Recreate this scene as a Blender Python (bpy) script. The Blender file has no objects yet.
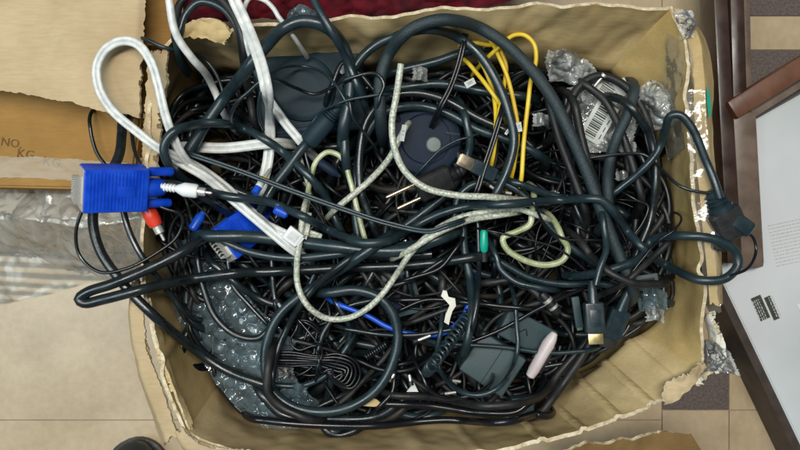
import bpy, bmesh, math, random
import numpy as np
from mathutils import Vector, Matrix, Euler, noise
R = math.radians
rng = random.Random(7)
SC = bpy.context.scene
COL = SC.collection
RIM = 240.0          # rim of the box above the floor, mm
CAMH = 700.0         # camera above the rim, mm

# ------------------------------------------------------------------ space helpers (mm, h = height relative to the rim)
def mm(px, py, h=0.0):
    f = (CAMH - h) / CAMH
    return ((px - 400) * f, (225 - py) * f, h)
def V3(p):           # mm point -> metres, floor at z = 0
    return (p[0] * .001, p[1] * .001, (p[2] + RIM) * .001)
def P(px, py, h=0.0):
    return V3(mm(px, py, h))

# ------------------------------------------------------------------ materials
def mat(name, col, rough=.5, spec=.5, metal=0, col2=None, nscale=60, bump=0, bscale=200, alpha=1, trans=0, coat=0, rvar=0, detail=4, dist=0.001):
    m = bpy.data.materials.new(name); m.use_nodes = True
    nt = m.node_tree; N = nt.nodes; L = nt.links
    b = N['Principled BSDF']
    b.inputs['Base Color'].default_value = (*col, 1)
    b.inputs['Roughness'].default_value = rough
    b.inputs['Specular IOR Level'].default_value = spec
    b.inputs['Metallic'].default_value = metal
    b.inputs['Alpha'].default_value = alpha
    b.inputs['Transmission Weight'].default_value = trans
    b.inputs['Coat Weight'].default_value = coat
    tc = N.new('ShaderNodeTexCoord')
    if col2 is not None or rvar:
        n = N.new('ShaderNodeTexNoise'); n.inputs['Scale'].default_value = nscale; n.inputs['Detail'].default_value = detail
        L.new(tc.outputs['Object'], n.inputs['Vector'])
        if col2 is not None:
            r = N.new('ShaderNodeValToRGB')
            r.color_ramp.elements[0].position = .35; r.color_ramp.elements[1].position = .68
            r.color_ramp.elements[0].color = (*col, 1); r.color_ramp.elements[1].color = (*col2, 1)
            L.new(n.outputs['Fac'], r.inputs['Fac']); L.new(r.outputs['Color'], b.inputs['Base Color'])
        if rvar:
            mr = N.new('ShaderNodeMapRange'); mr.inputs['From Min'].default_value = .3; mr.inputs['From Max'].default_value = .7
            mr.inputs['To Min'].default_value = max(.03, rough - rvar); mr.inputs['To Max'].default_value = min(1, rough + rvar)
            L.new(n.outputs['Fac'], mr.inputs['Value']); L.new(mr.outputs['Result'], b.inputs['Roughness'])
    if bump:
        n2 = N.new('ShaderNodeTexNoise'); n2.inputs['Scale'].default_value = bscale; n2.inputs['Detail'].default_value = 3
        L.new(tc.outputs['Object'], n2.inputs['Vector'])
        bp = N.new('ShaderNodeBump'); bp.inputs['Strength'].default_value = bump; bp.inputs['Distance'].default_value = dist
        L.new(n2.outputs['Fac'], bp.inputs['Height']); L.new(bp.outputs['Normal'], b.inputs['Normal'])
    return m

def cardboard(name, a, b_, c, stain=(.17, .10, .035), rough=.75, flute=0.25, ang=0, spec=.25, fib=(60, 420, 300)):
    m = bpy.data.materials.new(name); m.use_nodes = True
    nt = m.node_tree; N = nt.nodes; L = nt.links; b = N['Principled BSDF']
    b.inputs['Roughness'].default_value = rough; b.inputs['Specular IOR Level'].default_value = spec
    tc = N.new('ShaderNodeTexCoord')
    n = N.new('ShaderNodeTexNoise'); n.inputs['Scale'].default_value = 7; n.inputs['Detail'].default_value = 8; n.inputs['Roughness'].default_value = .62
    L.new(tc.outputs['Object'], n.inputs['Vector'])
    r = N.new('ShaderNodeValToRGB'); e = r.color_ramp.elements
    e[0].position = .3; e[0].color = (*a, 1); e[1].position = .7; e[1].color = (*c, 1)
    k = e.new(.5); k.color = (*b_, 1)
    L.new(n.outputs['Fac'], r.inputs['Fac'])
    # stains
    n3 = N.new('ShaderNodeTexNoise'); n3.inputs['Scale'].default_value = 11; n3.inputs['Detail'].default_value = 5
    mp3 = N.new('ShaderNodeMapping'); mp3.inputs['Location'].default_value = (3, 1, 5)
    L.new(tc.outputs['Object'], mp3.inputs['Vector']); L.new(mp3.outputs['Vector'], n3.inputs['Vector'])
    r3 = N.new('ShaderNodeValToRGB'); r3.color_ramp.elements[0].position = .55; r3.color_ramp.elements[1].position = .8
    r3.color_ramp.elements[1].color = (.55, .55, .55, 1)
    L.new(n3.outputs['Fac'], r3.inputs['Fac'])
    mx = N.new('ShaderNodeMixRGB'); mx.inputs['Color2'].default_value = (*stain, 1)
    L.new(r3.outputs['Color'], mx.inputs['Fac']); L.new(r.outputs['Color'], mx.inputs['Color1'])
    # fibres
    mp = N.new('ShaderNodeMapping'); mp.inputs['Rotation'].default_value = (0, 0, R(ang)); mp.inputs['Scale'].default_value = fib
    n2 = N.new('ShaderNodeTexNoise'); n2.inputs['Scale'].default_value = 1; n2.inputs['Detail'].default_value = 3
    L.new(tc.outputs['Object'], mp.inputs['Vector']); L.new(mp.outputs['Vector'], n2.inputs['Vector'])
    mx2 = N.new('ShaderNodeMixRGB'); mx2.blend_type = 'MULTIPLY'; mx2.inputs['Fac'].default_value = .2
    r2 = N.new('ShaderNodeValToRGB'); r2.color_ramp.elements[0].color = (.55, .5, .45, 1); r2.color_ramp.elements[0].position = .3; r2.color_ramp.elements[1].position = .65
    L.new(n2.outputs['Fac'], r2.inputs['Fac'])
    L.new(mx.outputs['Color'], mx2.inputs['Color1']); L.new(r2.outputs['Color'], mx2.inputs['Color2'])
    L.new(mx2.outputs['Color'], b.inputs['Base Color'])
    w = N.new('ShaderNodeTexWave'); w.inputs['Scale'].default_value = 45; w.inputs['Distortion'].default_value = 1.2; w.bands_direction = 'Y'
    mpw = N.new('ShaderNodeMapping'); mpw.inputs['Rotation'].default_value = (0, 0, R(ang))
    L.new(tc.outputs['Object'], mpw.inputs['Vector']); L.new(mpw.outputs['Vector'], w.inputs['Vector'])
    ad = N.new('ShaderNodeMath'); ad.operation = 'MULTIPLY_ADD'; ad.inputs[1].default_value = flute
    L.new(w.outputs['Fac'], ad.inputs[0]); L.new(n2.outputs['Fac'], ad.inputs[2])
    bp = N.new('ShaderNodeBump'); bp.inputs['Strength'].default_value = .25; bp.inputs['Distance'].default_value = .0008
    L.new(ad.outputs[0], bp.inputs['Height']); L.new(bp.outputs['Normal'], b.inputs['Normal'])
    return m

M = {}
M['black'] = mat('black_pvc', (.005, .009, .011), .30, .55, col2=(.011, .016, .018), rvar=.10, nscale=90, bump=.12, bscale=500)
M['blueblack'] = mat('blue_black_pvc', (.009, .021, .027), .34, .5, col2=(.016, .030, .036), rvar=.1, nscale=80, bump=.12, bscale=600)
M['matte'] = mat('matte_black_rubber', (.007, .008, .009), .5, .4, col2=(.018, .018, .018), rvar=.1, bump=.2, bscale=700)
M['worn'] = mat('worn_grey_black_pvc', (.010, .010, .009), .55, .4, col2=(.026, .025, .023), nscale=70, rvar=.12, bump=.3, bscale=500)
M['deepthin'] = mat('thin_black_pvc', (.004, .005, .006), .34, .4, rvar=.08, nscale=50)
M['gloss'] = mat('glossy_black_pvc', (.006, .007, .009), .25, .5, rvar=.08, nscale=60)
M['sleeve'] = mat('woven_black_sleeve', (.008, .019, .024), .45, .5, col2=(.022, .038, .044), nscale=900, bump=.8, bscale=1100, detail=1)
M['deep'] = mat('gap_shade_black_pvc', (.003, .004, .005), .40, .4, rvar=.12, nscale=50)  # blackened for the deep cables: shade of the gaps put into the colour
M['white'] = mat('aged_white_pvc', (.46, .48, .47), .36, .5, col2=(.64, .65, .62), nscale=140, rvar=.1)
M['white_plastic'] = mat('white_plastic', (.62, .64, .64), .35, .5, col2=(.72, .74, .74), nscale=40)
M['pink_white'] = mat('pinkish_white_plastic', (.50, .42, .42), .4, .5, col2=(.6, .54, .55), nscale=40)
M['braid'] = mat('translucent_braided_sleeve', (.27, .29, .22), .24, .6, col2=(.54, .56, .48), nscale=380, bump=.6, bscale=520, detail=1)
M['green_braid'] = mat('yellowish_green_sleeve', (.22, .27, .12), .3, .6, col2=(.50, .52, .34), nscale=60, bump=.4, bscale=420)
M['yellow'] = mat('yellow_pvc', (.60, .40, .012), .42, .5, col2=(.72, .52, .04), nscale=50)
M['blue'] = mat('blue_moulded_plastic', (.001, .040, .42), .42, .35, col2=(.004, .065, .56), nscale=70, bump=.2, bscale=400, rvar=.12, detail=8)
M['blue_pvc'] = mat('blue_pvc', (.005, .06, .45), .35, .5, col2=(.01, .09, .55), nscale=30)
M['red'] = mat('red_plastic', (.50, .022, .010), .35, .5, col2=(.62, .05, .02), nscale=80)
M['green'] = mat('green_plastic', (.0, .30, .20), .35, .5, col2=(.01, .38, .27), nscale=80)
M['metal'] = mat('nickel_metal', (.80, .79, .74), .35, .5, metal=.75, col2=(.66, .64, .58), nscale=200, rvar=.1)
M['brass'] = mat('brass_prong', (.60, .50, .36), .3, .5, metal=1, col2=(.5, .4, .28), nscale=150, rvar=.1)
M['gold'] = mat('gold_contact', (.85, .66, .25), .3, .5, metal=1, col2=(.9, .74, .4), nscale=100, rvar=.08)
M['hole'] = mat('dark_hole', (.01, .01, .01), .7)
M['device'] = mat('slate_device_plastic', (.007, .020, .029), .62, .25, col2=(.014, .032, .044), nscale=22, rvar=.08, bump=.25, bscale=900)
M['device_dark'] = mat('dark_blue_device_plastic', (.004, .010, .024), .62, .22, col2=(.009, .018, .036), nscale=25, rvar=.08, bump=.2, bscale=900)
M['adapter'] = mat('adapter_plastic', (.018, .042, .050), .55, .5, col2=(.034, .062, .07), nscale=30, rvar=.1, bump=.2, bscale=900)
M['button'] = mat('grey_green_button', (.07, .10, .09), .45, .5, col2=(.10, .13, .12), nscale=80)
M['label'] = mat('white_paper_label', (.46, .49, .46), .6, .3, col2=(.58, .60, .58), nscale=60)
M['ink'] = mat('dark_print_ink', (.03, .035, .03), .6, .3, col2=(.06, .07, .05), nscale=300)
M['ink_brown'] = mat('faded_brown_ink', (.11, .065, .022), .8, .2, col2=(.17, .10, .035), nscale=300)
M['ink_red'] = mat('faded_red_ink', (.42, .36, .31), .8, .2, col2=(.46, .41, .37), nscale=300)
M['paper'] = mat('torn_white_paper', (.60, .58, .50), .8, .2, col2=(.72, .70, .63), nscale=80, bump=.4, bscale=300)
M['card'] = cardboard('box_cardboard', (.38, .27, .12), (.52, .39, .19), (.60, .47, .26), ang=6)
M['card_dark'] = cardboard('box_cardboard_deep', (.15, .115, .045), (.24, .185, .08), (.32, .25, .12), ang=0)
M['card_side'] = cardboard('box_cardboard_side', (.37, .24, .08), (.50, .36, .15), (.58, .44, .22), ang=90)
M['card_flap'] = cardboard('flap_cardboard', (.37, .275, .155), (.44, .335, .195), (.51, .40, .245), stain=(.33, .23, .12), ang=-3, flute=.3)
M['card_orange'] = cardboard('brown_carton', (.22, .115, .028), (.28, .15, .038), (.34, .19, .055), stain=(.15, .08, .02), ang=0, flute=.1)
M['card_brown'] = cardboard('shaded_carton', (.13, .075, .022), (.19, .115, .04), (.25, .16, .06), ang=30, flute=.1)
M['torn'] = mat('torn_card_edge', (.42, .33, .19), .9, .2, col2=(.68, .60, .44), nscale=150, bump=.8, bscale=400, detail=5, dist=.002)
M['tile'] = cardboard('beige_floor_tile', (.36, .27, .165), (.44, .34, .215), (.51, .405, .265), stain=(.27, .195, .11), rough=.36, flute=0, spec=.5, fib=(110, 90, 90))
M['tile_dark_shade'] = mat('dark_and_shaded_floor_tile', (.075, .056, .048), .5, .5, col2=(.125, .098, .088), nscale=330, rvar=.1, detail=2)  # real dark tiles, and the floor shade at the far right
M['grout'] = mat('floor_grout', (.24, .19, .13), .9, .2, col2=(.32, .26, .18), nscale=90)
M['wood'] = mat('red_brown_varnish', (.085, .030, .013), .4, .5, col2=(.13, .05, .024), nscale=35, rvar=.12, bump=.1, bscale=200)
M['wood_dark'] = mat('dark_brown_varnish', (.028, .014, .010), .35, .5, col2=(.05, .026, .018), nscale=35, rvar=.1)
M['wood_grey'] = mat('brown_bar_and_shade', (.11, .08, .06), .4, .5, col2=(.17, .12, .09), nscale=50, rvar=.1)  # brown of the lower bar, also the rail's shade and the post's reflection
M['panel'] = mat('pale_grey_panel_shading', (.40, .43, .41), .35, .5, col2=(.58, .61, .63), nscale=3.5, rvar=.08, detail=6, bump=.05, bscale=300)  # grey green to pale patches carry the panel's shading and reflection as colour
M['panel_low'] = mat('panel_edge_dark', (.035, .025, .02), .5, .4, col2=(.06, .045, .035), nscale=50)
M['cloth'] = mat('dark_red_cloth', (.10, .003, .009), .85, .2, col2=(.02, .002, .004), nscale=45, bump=.6, bscale=500, detail=3)
M['coil'] = M['black']
M['shoe'] = mat('black_shoe_leather', (.014, .015, .018), .5, .5, bump=.4, bscale=400, rvar=.1, col2=(.02, .022, .026), nscale=60)

def plastic_film(name, tint, a0, a1, rough=.12, vscale=60, bdist=.003, vor=True, gl=.5, stripes=None):
    m = bpy.data.materials.new(name); m.use_nodes = True
    nt = m.node_tree; N = nt.nodes; L = nt.links; N.remove(N['Principled BSDF']); out = N['Material Output']
    tc = N.new('ShaderNodeTexCoord')
    n = N.new('ShaderNodeTexNoise'); n.inputs['Scale'].default_value = vscale; n.inputs['Detail'].default_value = 5
    L.new(tc.outputs['Object'], n.inputs['Vector'])
    mr = N.new('ShaderNodeMapRange'); mr.inputs['From Min'].default_value = .35; mr.inputs['From Max'].default_value = .7
    mr.inputs['To Min'].default_value = a0; mr.inputs['To Max'].default_value = a1
    src = n.outputs['Fac']
    if stripes:
        w = N.new('ShaderNodeTexWave'); w.bands_direction = 'Y'; w.inputs['Scale'].default_value = stripes[0]; w.inputs['Distortion'].default_value = 2.5; w.inputs['Detail'].default_value = 3; w.inputs['Detail Scale'].default_value = 1
        mp = N.new('ShaderNodeMapping'); mp.inputs['Rotation'].default_value = (0, 0, R(stripes[1])); mp.inputs['Scale'].default_value = (.25, 1, 1)
        L.new(tc.outputs['Object'], mp.inputs['Vector']); L.new(mp.outputs['Vector'], w.inputs['Vector']); src = w.outputs['Fac']
    L.new(src, mr.inputs['Value'])
    v = N.new('ShaderNodeTexVoronoi'); v.inputs['Scale'].default_value = vscale * 1.2; v.inputs['Randomness'].default_value = 1
    L.new(tc.outputs['Object'], v.inputs['Vector'])
    bp = N.new('ShaderNodeBump'); bp.inputs['Strength'].default_value = .8; bp.inputs['Distance'].default_value = bdist
    L.new(v.outputs['Distance'] if vor else n.outputs['Fac'], bp.inputs['Height'])
    d = N.new('ShaderNodeBsdfDiffuse'); d.inputs['Color'].default_value = (*tint, 1)
    t = N.new('ShaderNodeBsdfTransparent'); g = N.new('ShaderNodeBsdfGlossy'); g.inputs['Roughness'].default_value = rough
    L.new(bp.outputs['Normal'], g.inputs['Normal'])
    m1 = N.new('ShaderNodeMixShader'); L.new(mr.outputs['Result'], m1.inputs['Fac']); L.new(t.outputs[0], m1.inputs[1]); L.new(d.outputs[0], m1.inputs[2])
    lw = N.new('ShaderNodeLayerWeight'); lw.inputs['Blend'].default_value = .35; L.new(bp.outputs['Normal'], lw.inputs['Normal'])
    ml = N.new('ShaderNodeMath'); ml.operation = 'MULTIPLY'; ml.inputs[1].default_value = gl; L.new(lw.outputs['Fresnel'], ml.inputs[0])
    m2 = N.new('ShaderNodeMixShader'); L.new(ml.outputs[0], m2.inputs['Fac']); L.new(m1.outputs[0], m2.inputs[1]); L.new(g.outputs[0], m2.inputs[2])
    L.new(m2.outputs[0], out.inputs['Surface'])
    return m
M['film'] = plastic_film('crumpled_clear_plastic', (.62, .65, .63), .08, .42, rough=.08, vscale=45, bdist=.003, vor=False, gl=1)
M['film_floor'] = plastic_film('dusty_clear_bag', (.60, .57, .51), .02, .36, vscale=30, rough=.12, bdist=.003, vor=False, gl=.6)
M['film_sheet'] = plastic_film('streaked_plastic_sheet', (.28, .27, .23), .02, .38, vscale=14, rough=.25, bdist=.001, vor=False, stripes=(26, 12))
M['film_dark'] = plastic_film('grey_antistatic_film', (.10, .15, .17), .35, .8, rough=.12, vscale=70, gl=.9)
M['bubble'] = plastic_film('bubble_film', (.13, .18, .20), .25, .7, rough=.08, vscale=60, bdist=.0015, vor=False, gl=1)
M['tape'] = plastic_film('packing_tape', (.55, .50, .38), .03, .14, rough=.12, vscale=22, bdist=.004, vor=False, gl=.8)
M['tape_flat'] = plastic_film('flat_packing_tape', (.5, .42, .28), .10, .3, rough=.25, vscale=6, bdist=.0005, vor=False, gl=.3)

# ------------------------------------------------------------------ object helpers
def link(name, me, mats, parent=None, smooth=True):
    o = bpy.data.objects.new(name, me); COL.objects.link(o)
    for m in (mats if isinstance(mats, (list, tuple)) else [mats]): me.materials.append(m)
    if smooth: me.shade_smooth()
    if parent: o.parent = parent
    return o
def tag(o, label=None, cat=None, group=None, kind=None):
    if label: o['label'] = label
    if cat: o['category'] = cat
    if group: o['group'] = group
    if kind: o['kind'] = kind
    return o
def empty(name, loc=(0, 0, 0), rot=(0, 0, 0), label=None, cat=None, group=None):
    o = bpy.data.objects.new(name, None); COL.objects.link(o)
    o.empty_display_size = .01
    o.location = loc; o.rotation_euler = rot
    return tag(o, label, cat, group)

class MB:
    """collects shapes (mm, local) into one mesh"""
    def __init__(s): s.bm = bmesh.new()
    def box(s, c, d, bev=.6, rot=None, taper=None, seg=2):
        b = bmesh.new(); bmesh.ops.create_cube(b, size=1)
        for v in b.verts:
            k = 1.0
            if taper is not None and v.co.x > 0: k = taper
            v.co = Vector((v.co.x * d[0], v.co.y * d[1] * k, v.co.z * d[2] * k))
        if bev: bmesh.ops.bevel(b, geom=b.edges[:], offset=bev, segments=seg, profile=.6, affect='EDGES')
        T = Matrix.Translation(Vector(c)) @ (Euler(rot).to_matrix().to_4x4() if rot else Matrix())
        b.transform(T); s._add(b)
        return s
    def lathe(s, prof, c=(0, 0, 0), axis='x', n=20, sy=1.0, rot=None):
        """prof: (pos, radius) along axis"""
        b = bmesh.new(); rings = []
        for (x, r) in prof:
            rings.append([b.verts.new((x, r * math.cos(2*math.pi*i/n) * sy, r * math.sin(2*math.pi*i/n))) for i in range(n)])
        for a, q in zip(rings, rings[1:]):
            for i in range(n): b.faces.new((a[i], a[(i+1) % n], q[(i+1) % n], q[i]))
        b.faces.new(rings[0][::-1]); b.faces.new(rings[-1])
        M_ = Matrix()
        if axis == 'z': M_ = Matrix.Rotation(-math.pi/2, 4, 'Y')
        if axis == 'y': M_ = Matrix.Rotation(math.pi/2, 4, 'Z')
        b.transform(Matrix.Translation(Vector(c)) @ (Euler(rot).to_matrix().to_4x4() if rot else Matrix()) @ M_); s._add(b)
        return s
    def prism(s, poly, z0, z1, bev=0):
        b = bmesh.new()
        lo = [b.verts.new((x, y, z0)) for x, y in poly]; hi = [b.verts.new((x, y, z1)) for x, y in poly]
        n = len(poly)
        for i in range(n): b.faces.new((lo[i], lo[(i+1) % n], hi[(i+1) % n], hi[i]))
        b.faces.new(lo[::-1]); top = b.faces.new(hi)
        if bev: bmesh.ops.bevel(b, geom=list(top.edges), offset=bev, segments=3, affect='EDGES')
        s._add(b); return s
    def _add(s, b):
        me = bpy.data.meshes.new('tmp'); b.to_mesh(me); b.free(); s.bm.from_mesh(me); bpy.data.meshes.remove(me)
    def build(s, name, m, parent=None, sharp=35):
        bmesh.ops.recalc_face_normals(s.bm, faces=s.bm.faces[:])
        s.bm.transform(Matrix.Scale(.001, 4))
        me = bpy.data.meshes.new(name); s.bm.to_mesh(me); s.bm.free()
        o = link(name, me, m, parent)
        me.set_sharp_from_angle(angle=R(sharp))
        return o

def catmull(pts, step=3.0):
    """dense curve through points (any dimension), step in the first two coordinates' unit"""
    p = [np.array(q, float) for q in pts]
    p = [2*p[0]-p[1]] + p + [2*p[-1]-p[-2]]
    out = []
    for i in range(1, len(p)-2):
        a, b, c, d = p[i-1:i+3]
        # centripetal
        def tj(t, u, v): return t + max(1e-3, np.linalg.norm((v-u)[:2])) ** .5
        t0 = 0; t1 = tj(t0, a, b); t2 = tj(t1, b, c); t3 = tj(t2, c, d)
        n = max(2, int(np.linalg.norm((c-b)[:2]) / step))
        for k in range(n):
            t = t1 + (t2-t1)*k/n
            A1 = (t1-t)/(t1-t0)*a+(t-t0)/(t1-t0)*b; A2 = (t2-t)/(t2-t1)*b+(t-t1)/(t2-t1)*c; A3 = (t3-t)/(t3-t2)*c+(t-t2)/(t3-t2)*d
            B1 = (t2-t)/(t2-t0)*A1+(t-t0)/(t2-t0)*A2; B2 = (t3-t)/(t3-t1)*A2+(t-t1)/(t3-t1)*A3
            out.append((t2-t)/(t2-t1)*B1+(t-t1)/(t2-t1)*B2)
    out.append(p[-2])
    return np.array(out)

# ------------------------------------------------------------------ height map of the heap (mm)
HX, HY = 560, 440
HM = np.full((2*HY, 2*HX), -240.0)
def hm_i(x, y): return int(round(y)) + HY, int(round(x)) + HX
def stamp_disc(x, y, r, z):
    i, j = hm_i(x, y); k = int(r)+1
    if i-k < 0 or j-k < 0 or i+k+1 > 2*HY or j+k+1 > 2*HX: return
    yy, xx = np.mgrid[-k:k+1, -k:k+1]; d2 = xx*xx+yy*yy
    hgt = np.where(d2 <= r*r, z + np.sqrt(np.maximum(r*r-d2, 0)), -999)
    sub = HM[i-k:i+k+1, j-k:j+k+1]; np.maximum(sub, hgt, out=sub)
def hm_max(x, y, r):
    i, j = hm_i(x, y); k = max(1, int(r*.8))
    if i-k < 0 or j-k < 0 or i+k+1 > 2*HY or j+k+1 > 2*HX: return -240
    return HM[i-k:i+k+1, j-k:j+k+1].max()
def in_poly(x, y, poly):
    c = False; n = len(poly); j = n-1
    for i in range(n):
        xi, yi = poly[i]; xj, yj = poly[j]
        if (yi > y) != (yj > y) and x < (xj-xi)*(y-yi)/(yj-yi)+xi: c = not c
        j = i
    return c
def stamp_poly(poly, z):
    xs = [p[0] for p in poly]; ys = [p[1] for p in poly]
    for i in range(int(min(ys))+HY, int(max(ys))+HY+1):
        for j in range(int(min(xs))+HX, int(max(xs))+HX+1):
            if 0 <= i < 2*HY and 0 <= j < 2*HX and in_poly(j-HX, i-HY, poly): HM[i, j] = max(HM[i, j], z)
def stamp_px(polypx, z): stamp_poly([mm(a, b, z)[:2] for a, b in polypx], z)

def gauss(a, s):
    k = int(3*s)+1; w = np.exp(-.5*(np.arange(-k, k+1)/s)**2); w /= w.sum()
    return np.convolve(np.pad(a, k, mode='edge'), w, mode='valid')
def dilate(a, k):
    p = np.pad(a, k, mode='edge'); return np.max([p[i:i+len(a)] for i in range(2*k+1)], axis=0)

def sweep(pts, prof, flat=False, twist=None, name='cable', closed=True):
    """sweep 2D profile (mm) along 3D pts (mm); returns mesh"""
    pts = np.array(pts, float); n = len(pts); k = len(prof)
    T = np.gradient(pts, axis=0); T /= np.maximum(np.linalg.norm(T, axis=1), 1e-6)[:, None]
    prof = np.array(prof); V = np.zeros((n*k, 3))
    side = None
    for i in range(n):
        t = T[i]
        if flat or side is None:
            s_ = np.cross(t, (0, 0, 1.0))
            if np.linalg.norm(s_) < .15 and side is not None: s_ = side
            if np.linalg.norm(s_) < 1e-3: s_ = np.array((1., 0, 0))
            if side is not None and np.dot(s_, side) < 0: s_ = -s_
            s_ = s_/np.linalg.norm(s_)
            if side is not None and flat: s_ = side*.6 + s_*.4
            side = s_
        side = side - t*np.dot(side, t); side /= max(np.linalg.norm(side), 1e-6)
        up = np.cross(side, t)
        a, b = side, up
        if twist is not None:
            c, s = math.cos(twist[i]), math.sin(twist[i]); a, b = c*side+s*up, -s*side+c*up
        V[i*k:(i+1)*k] = pts[i] + np.outer(prof[:, 0], a) + np.outer(prof[:, 1], b)
    F = [(i*k+j, i*k+(j+1) % k, (i+1)*k+(j+1) % k, (i+1)*k+j) for i in range(n-1) for j in range(k)]
    F.append(tuple(range(k))[::-1]); F.append(tuple((n-1)*k+j for j in range(k)))
    V = V*.001; V[:, 2] += RIM*.001
    me = bpy.data.meshes.new(name); me.from_pydata(V.tolist(), [], F); me.update()
    return me
def circ(r, n=10): return [(r*math.cos(2*math.pi*i/n), r*math.sin(2*math.pi*i/n)) for i in range(n)]
def multi(count, r, sy=.8):
    """flat cable of `count` round cores side by side"""
    up = []; n = 6
    for c in range(count):
        cx = (c-(count-1)/2)*2*r*.92
        for i in range(n):
            a = math.pi - math.pi*(i+.5)/n
            up.append((cx+r*math.cos(a), r*sy*math.sin(a)))
    return up + [(x, -y) for x, y in up[::-1]]

def solve(px, r, base, dive=(1, 1), cap=70, stamp=True, stiff=(4, 3.0), hmin=None, cut=None):
    """px: dense Nx3 (px, py, hmin); drape it over the heap, return Nx3 mm"""
    n = len(px)
    hm = np.where(np.isnan(px[:, 2]), base, px[:, 2])
    h = hm.copy()
    for it in range(3):
        need = np.array([hm_max(*mm(px[i, 0], px[i, 1], h[i])[:2], r) + r for i in range(n)])
        z = np.maximum(hm, np.minimum(need, cap))
        h = gauss(dilate(z, stiff[0]), stiff[1])
    # self crossings: later part climbs over the earlier one
    pts = np.array([mm(px[i, 0], px[i, 1], h[i]) for i in range(n)])
    lag = max(4, int(5*r/3)); lift = np.zeros(n)
    for i in range(lag, n):
        d = np.hypot(*(pts[:i-lag, :2] - pts[i, :2]).T)
        if len(d) and d.min() < 2*r:
            j = d.argmin(); lift[i] = max(0, pts[j, 2] + lift[j] + 2*r - pts[i, 2])
    if lift.max() > 0: h = h + gauss(dilate(lift, 3), 3.0)
    pts = np.array([mm(px[i, 0], px[i, 1], h[i]) for i in range(n)])
    if stamp:
        for p in pts[::1]: stamp_disc(p[0], p[1], r, p[2])
    out = list(pts)
    for end in (0, 1):
        if dive[end]:
            seq = out if end else out[::-1]
            d = seq[-1] - seq[max(-6, -len(seq))]; d[2] = 0; L_ = np.linalg.norm(d); d = d/max(L_, 1e-3)
            p = seq[-1]; ext = []
            ln = 42.0 if dive[end] == 1 else dive[end]
            for k in range(1, 13):
                t = k/12; ext.append(p + d*ln*math.sin(t*1.3)*.8 + np.array((0, 0, -ln*1.5*t*t)))
            seq = seq + ext if end else seq + ext
            out = seq if end else seq[::-1]
    return np.array(out)

def dense(pts, step=3.0):
    q = [(p[0], p[1], p[2] if len(p) > 2 else np.nan) for p in pts]
    xy = catmull([(a, b) for a, b, c in q], step)
    # interpolate heights by nearest control parameter
    ctrl = np.array([(a, b) for a, b, c in q]); hs = np.array([c for a, b, c in q])
    if np.all(np.isnan(hs)): return np.column_stack([xy, np.full(len(xy), np.nan)])
    idx = []; last = 0
    for c in ctrl:
        d = np.hypot(*(xy[last:]-c).T); j = last + int(np.argmin(d[:max(3, min(len(d), 120))])); idx.append(j); last = j
    idx = np.array(idx)
    base = np.where(np.isnan(hs), -999, hs)
    z = np.interp(np.arange(len(xy)), idx, np.where(base < -900, DEF, base))
    return np.column_stack([xy, z])
DEF = -58.0

def cable(pts, r, m, label, name='cable', base=None, dive=(1, 1), prof=None, flat=False, cap=60, group=None, parent=None, cat='cable', stiff=(4, 3.0), n=12):
    b = DEF if base is None else base
    d = dense(pts)
    s = solve(d, r if prof is None else abs(prof[0][1])+1.5, b, dive, cap, stiff=stiff)
    me = sweep(s, prof or circ(r, n), flat=flat, name=name)
    o = link(name, me, M[m], parent)
    me.set_sharp_from_angle(angle=R(50))
    if label: tag(o, label, cat, group)
    return o, s

# ================================================================== SETTING
def flat_poly(name, pts3, m, parent=None):
    me = bpy.data.meshes.new(name); me.from_pydata([V3(p) for p in pts3], [], [tuple(range(len(pts3)))]); me.update()
    return link(name, me, m, parent, smooth=False)
def rect_px(x0, y0, x1, y1, h):
    return [mm(x0, y1, h), mm(x1, y1, h), mm(x1, y0, h), mm(x0, y0, h)]
FL = -240.0
gr = flat_poly('floor', rect_px(-1500, -1200, 2300, 1700, FL-3), M['grout']); tag(gr, kind='structure')
tiles_l = [(-1000, 420, 662, 1300), (-1000, -300, 662, 420), (-1000, -1000, 662, -300), (662, 410, 729, 1300), (729, 410, 1500, 1300),
           (729, 180, 1500, 410), (662, 180, 729, 340), (662, -1000, 702, 180), (702, 16, 1500, 50), (900, 50, 1500, 180)]
tiles_d = [(662, 340, 729, 410), (702, 50, 900, 180), (702, -600, 1500, 16)]  # last one is furniture shade on the floor, laid as a dark tile
def tiles(name, lst, m):
    vs = []; fs = []
    for (a, b, c, d) in lst:
        p = rect_px(a+.45, b+.45, c-.45, d-.45, FL); k = len(vs); vs += [V3(q) for q in p]; fs.append((k, k+1, k+2, k+3))
    me = bpy.data.meshes.new(name); me.from_pydata(vs, [], fs); me.update()
    return tag(link(name, me, m, smooth=False), kind='structure')
tiles('floor_tiles', tiles_l, M['tile']); tiles('dark_and_shaded_floor_tiles', tiles_d, M['tile_dark_shade'])

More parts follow.
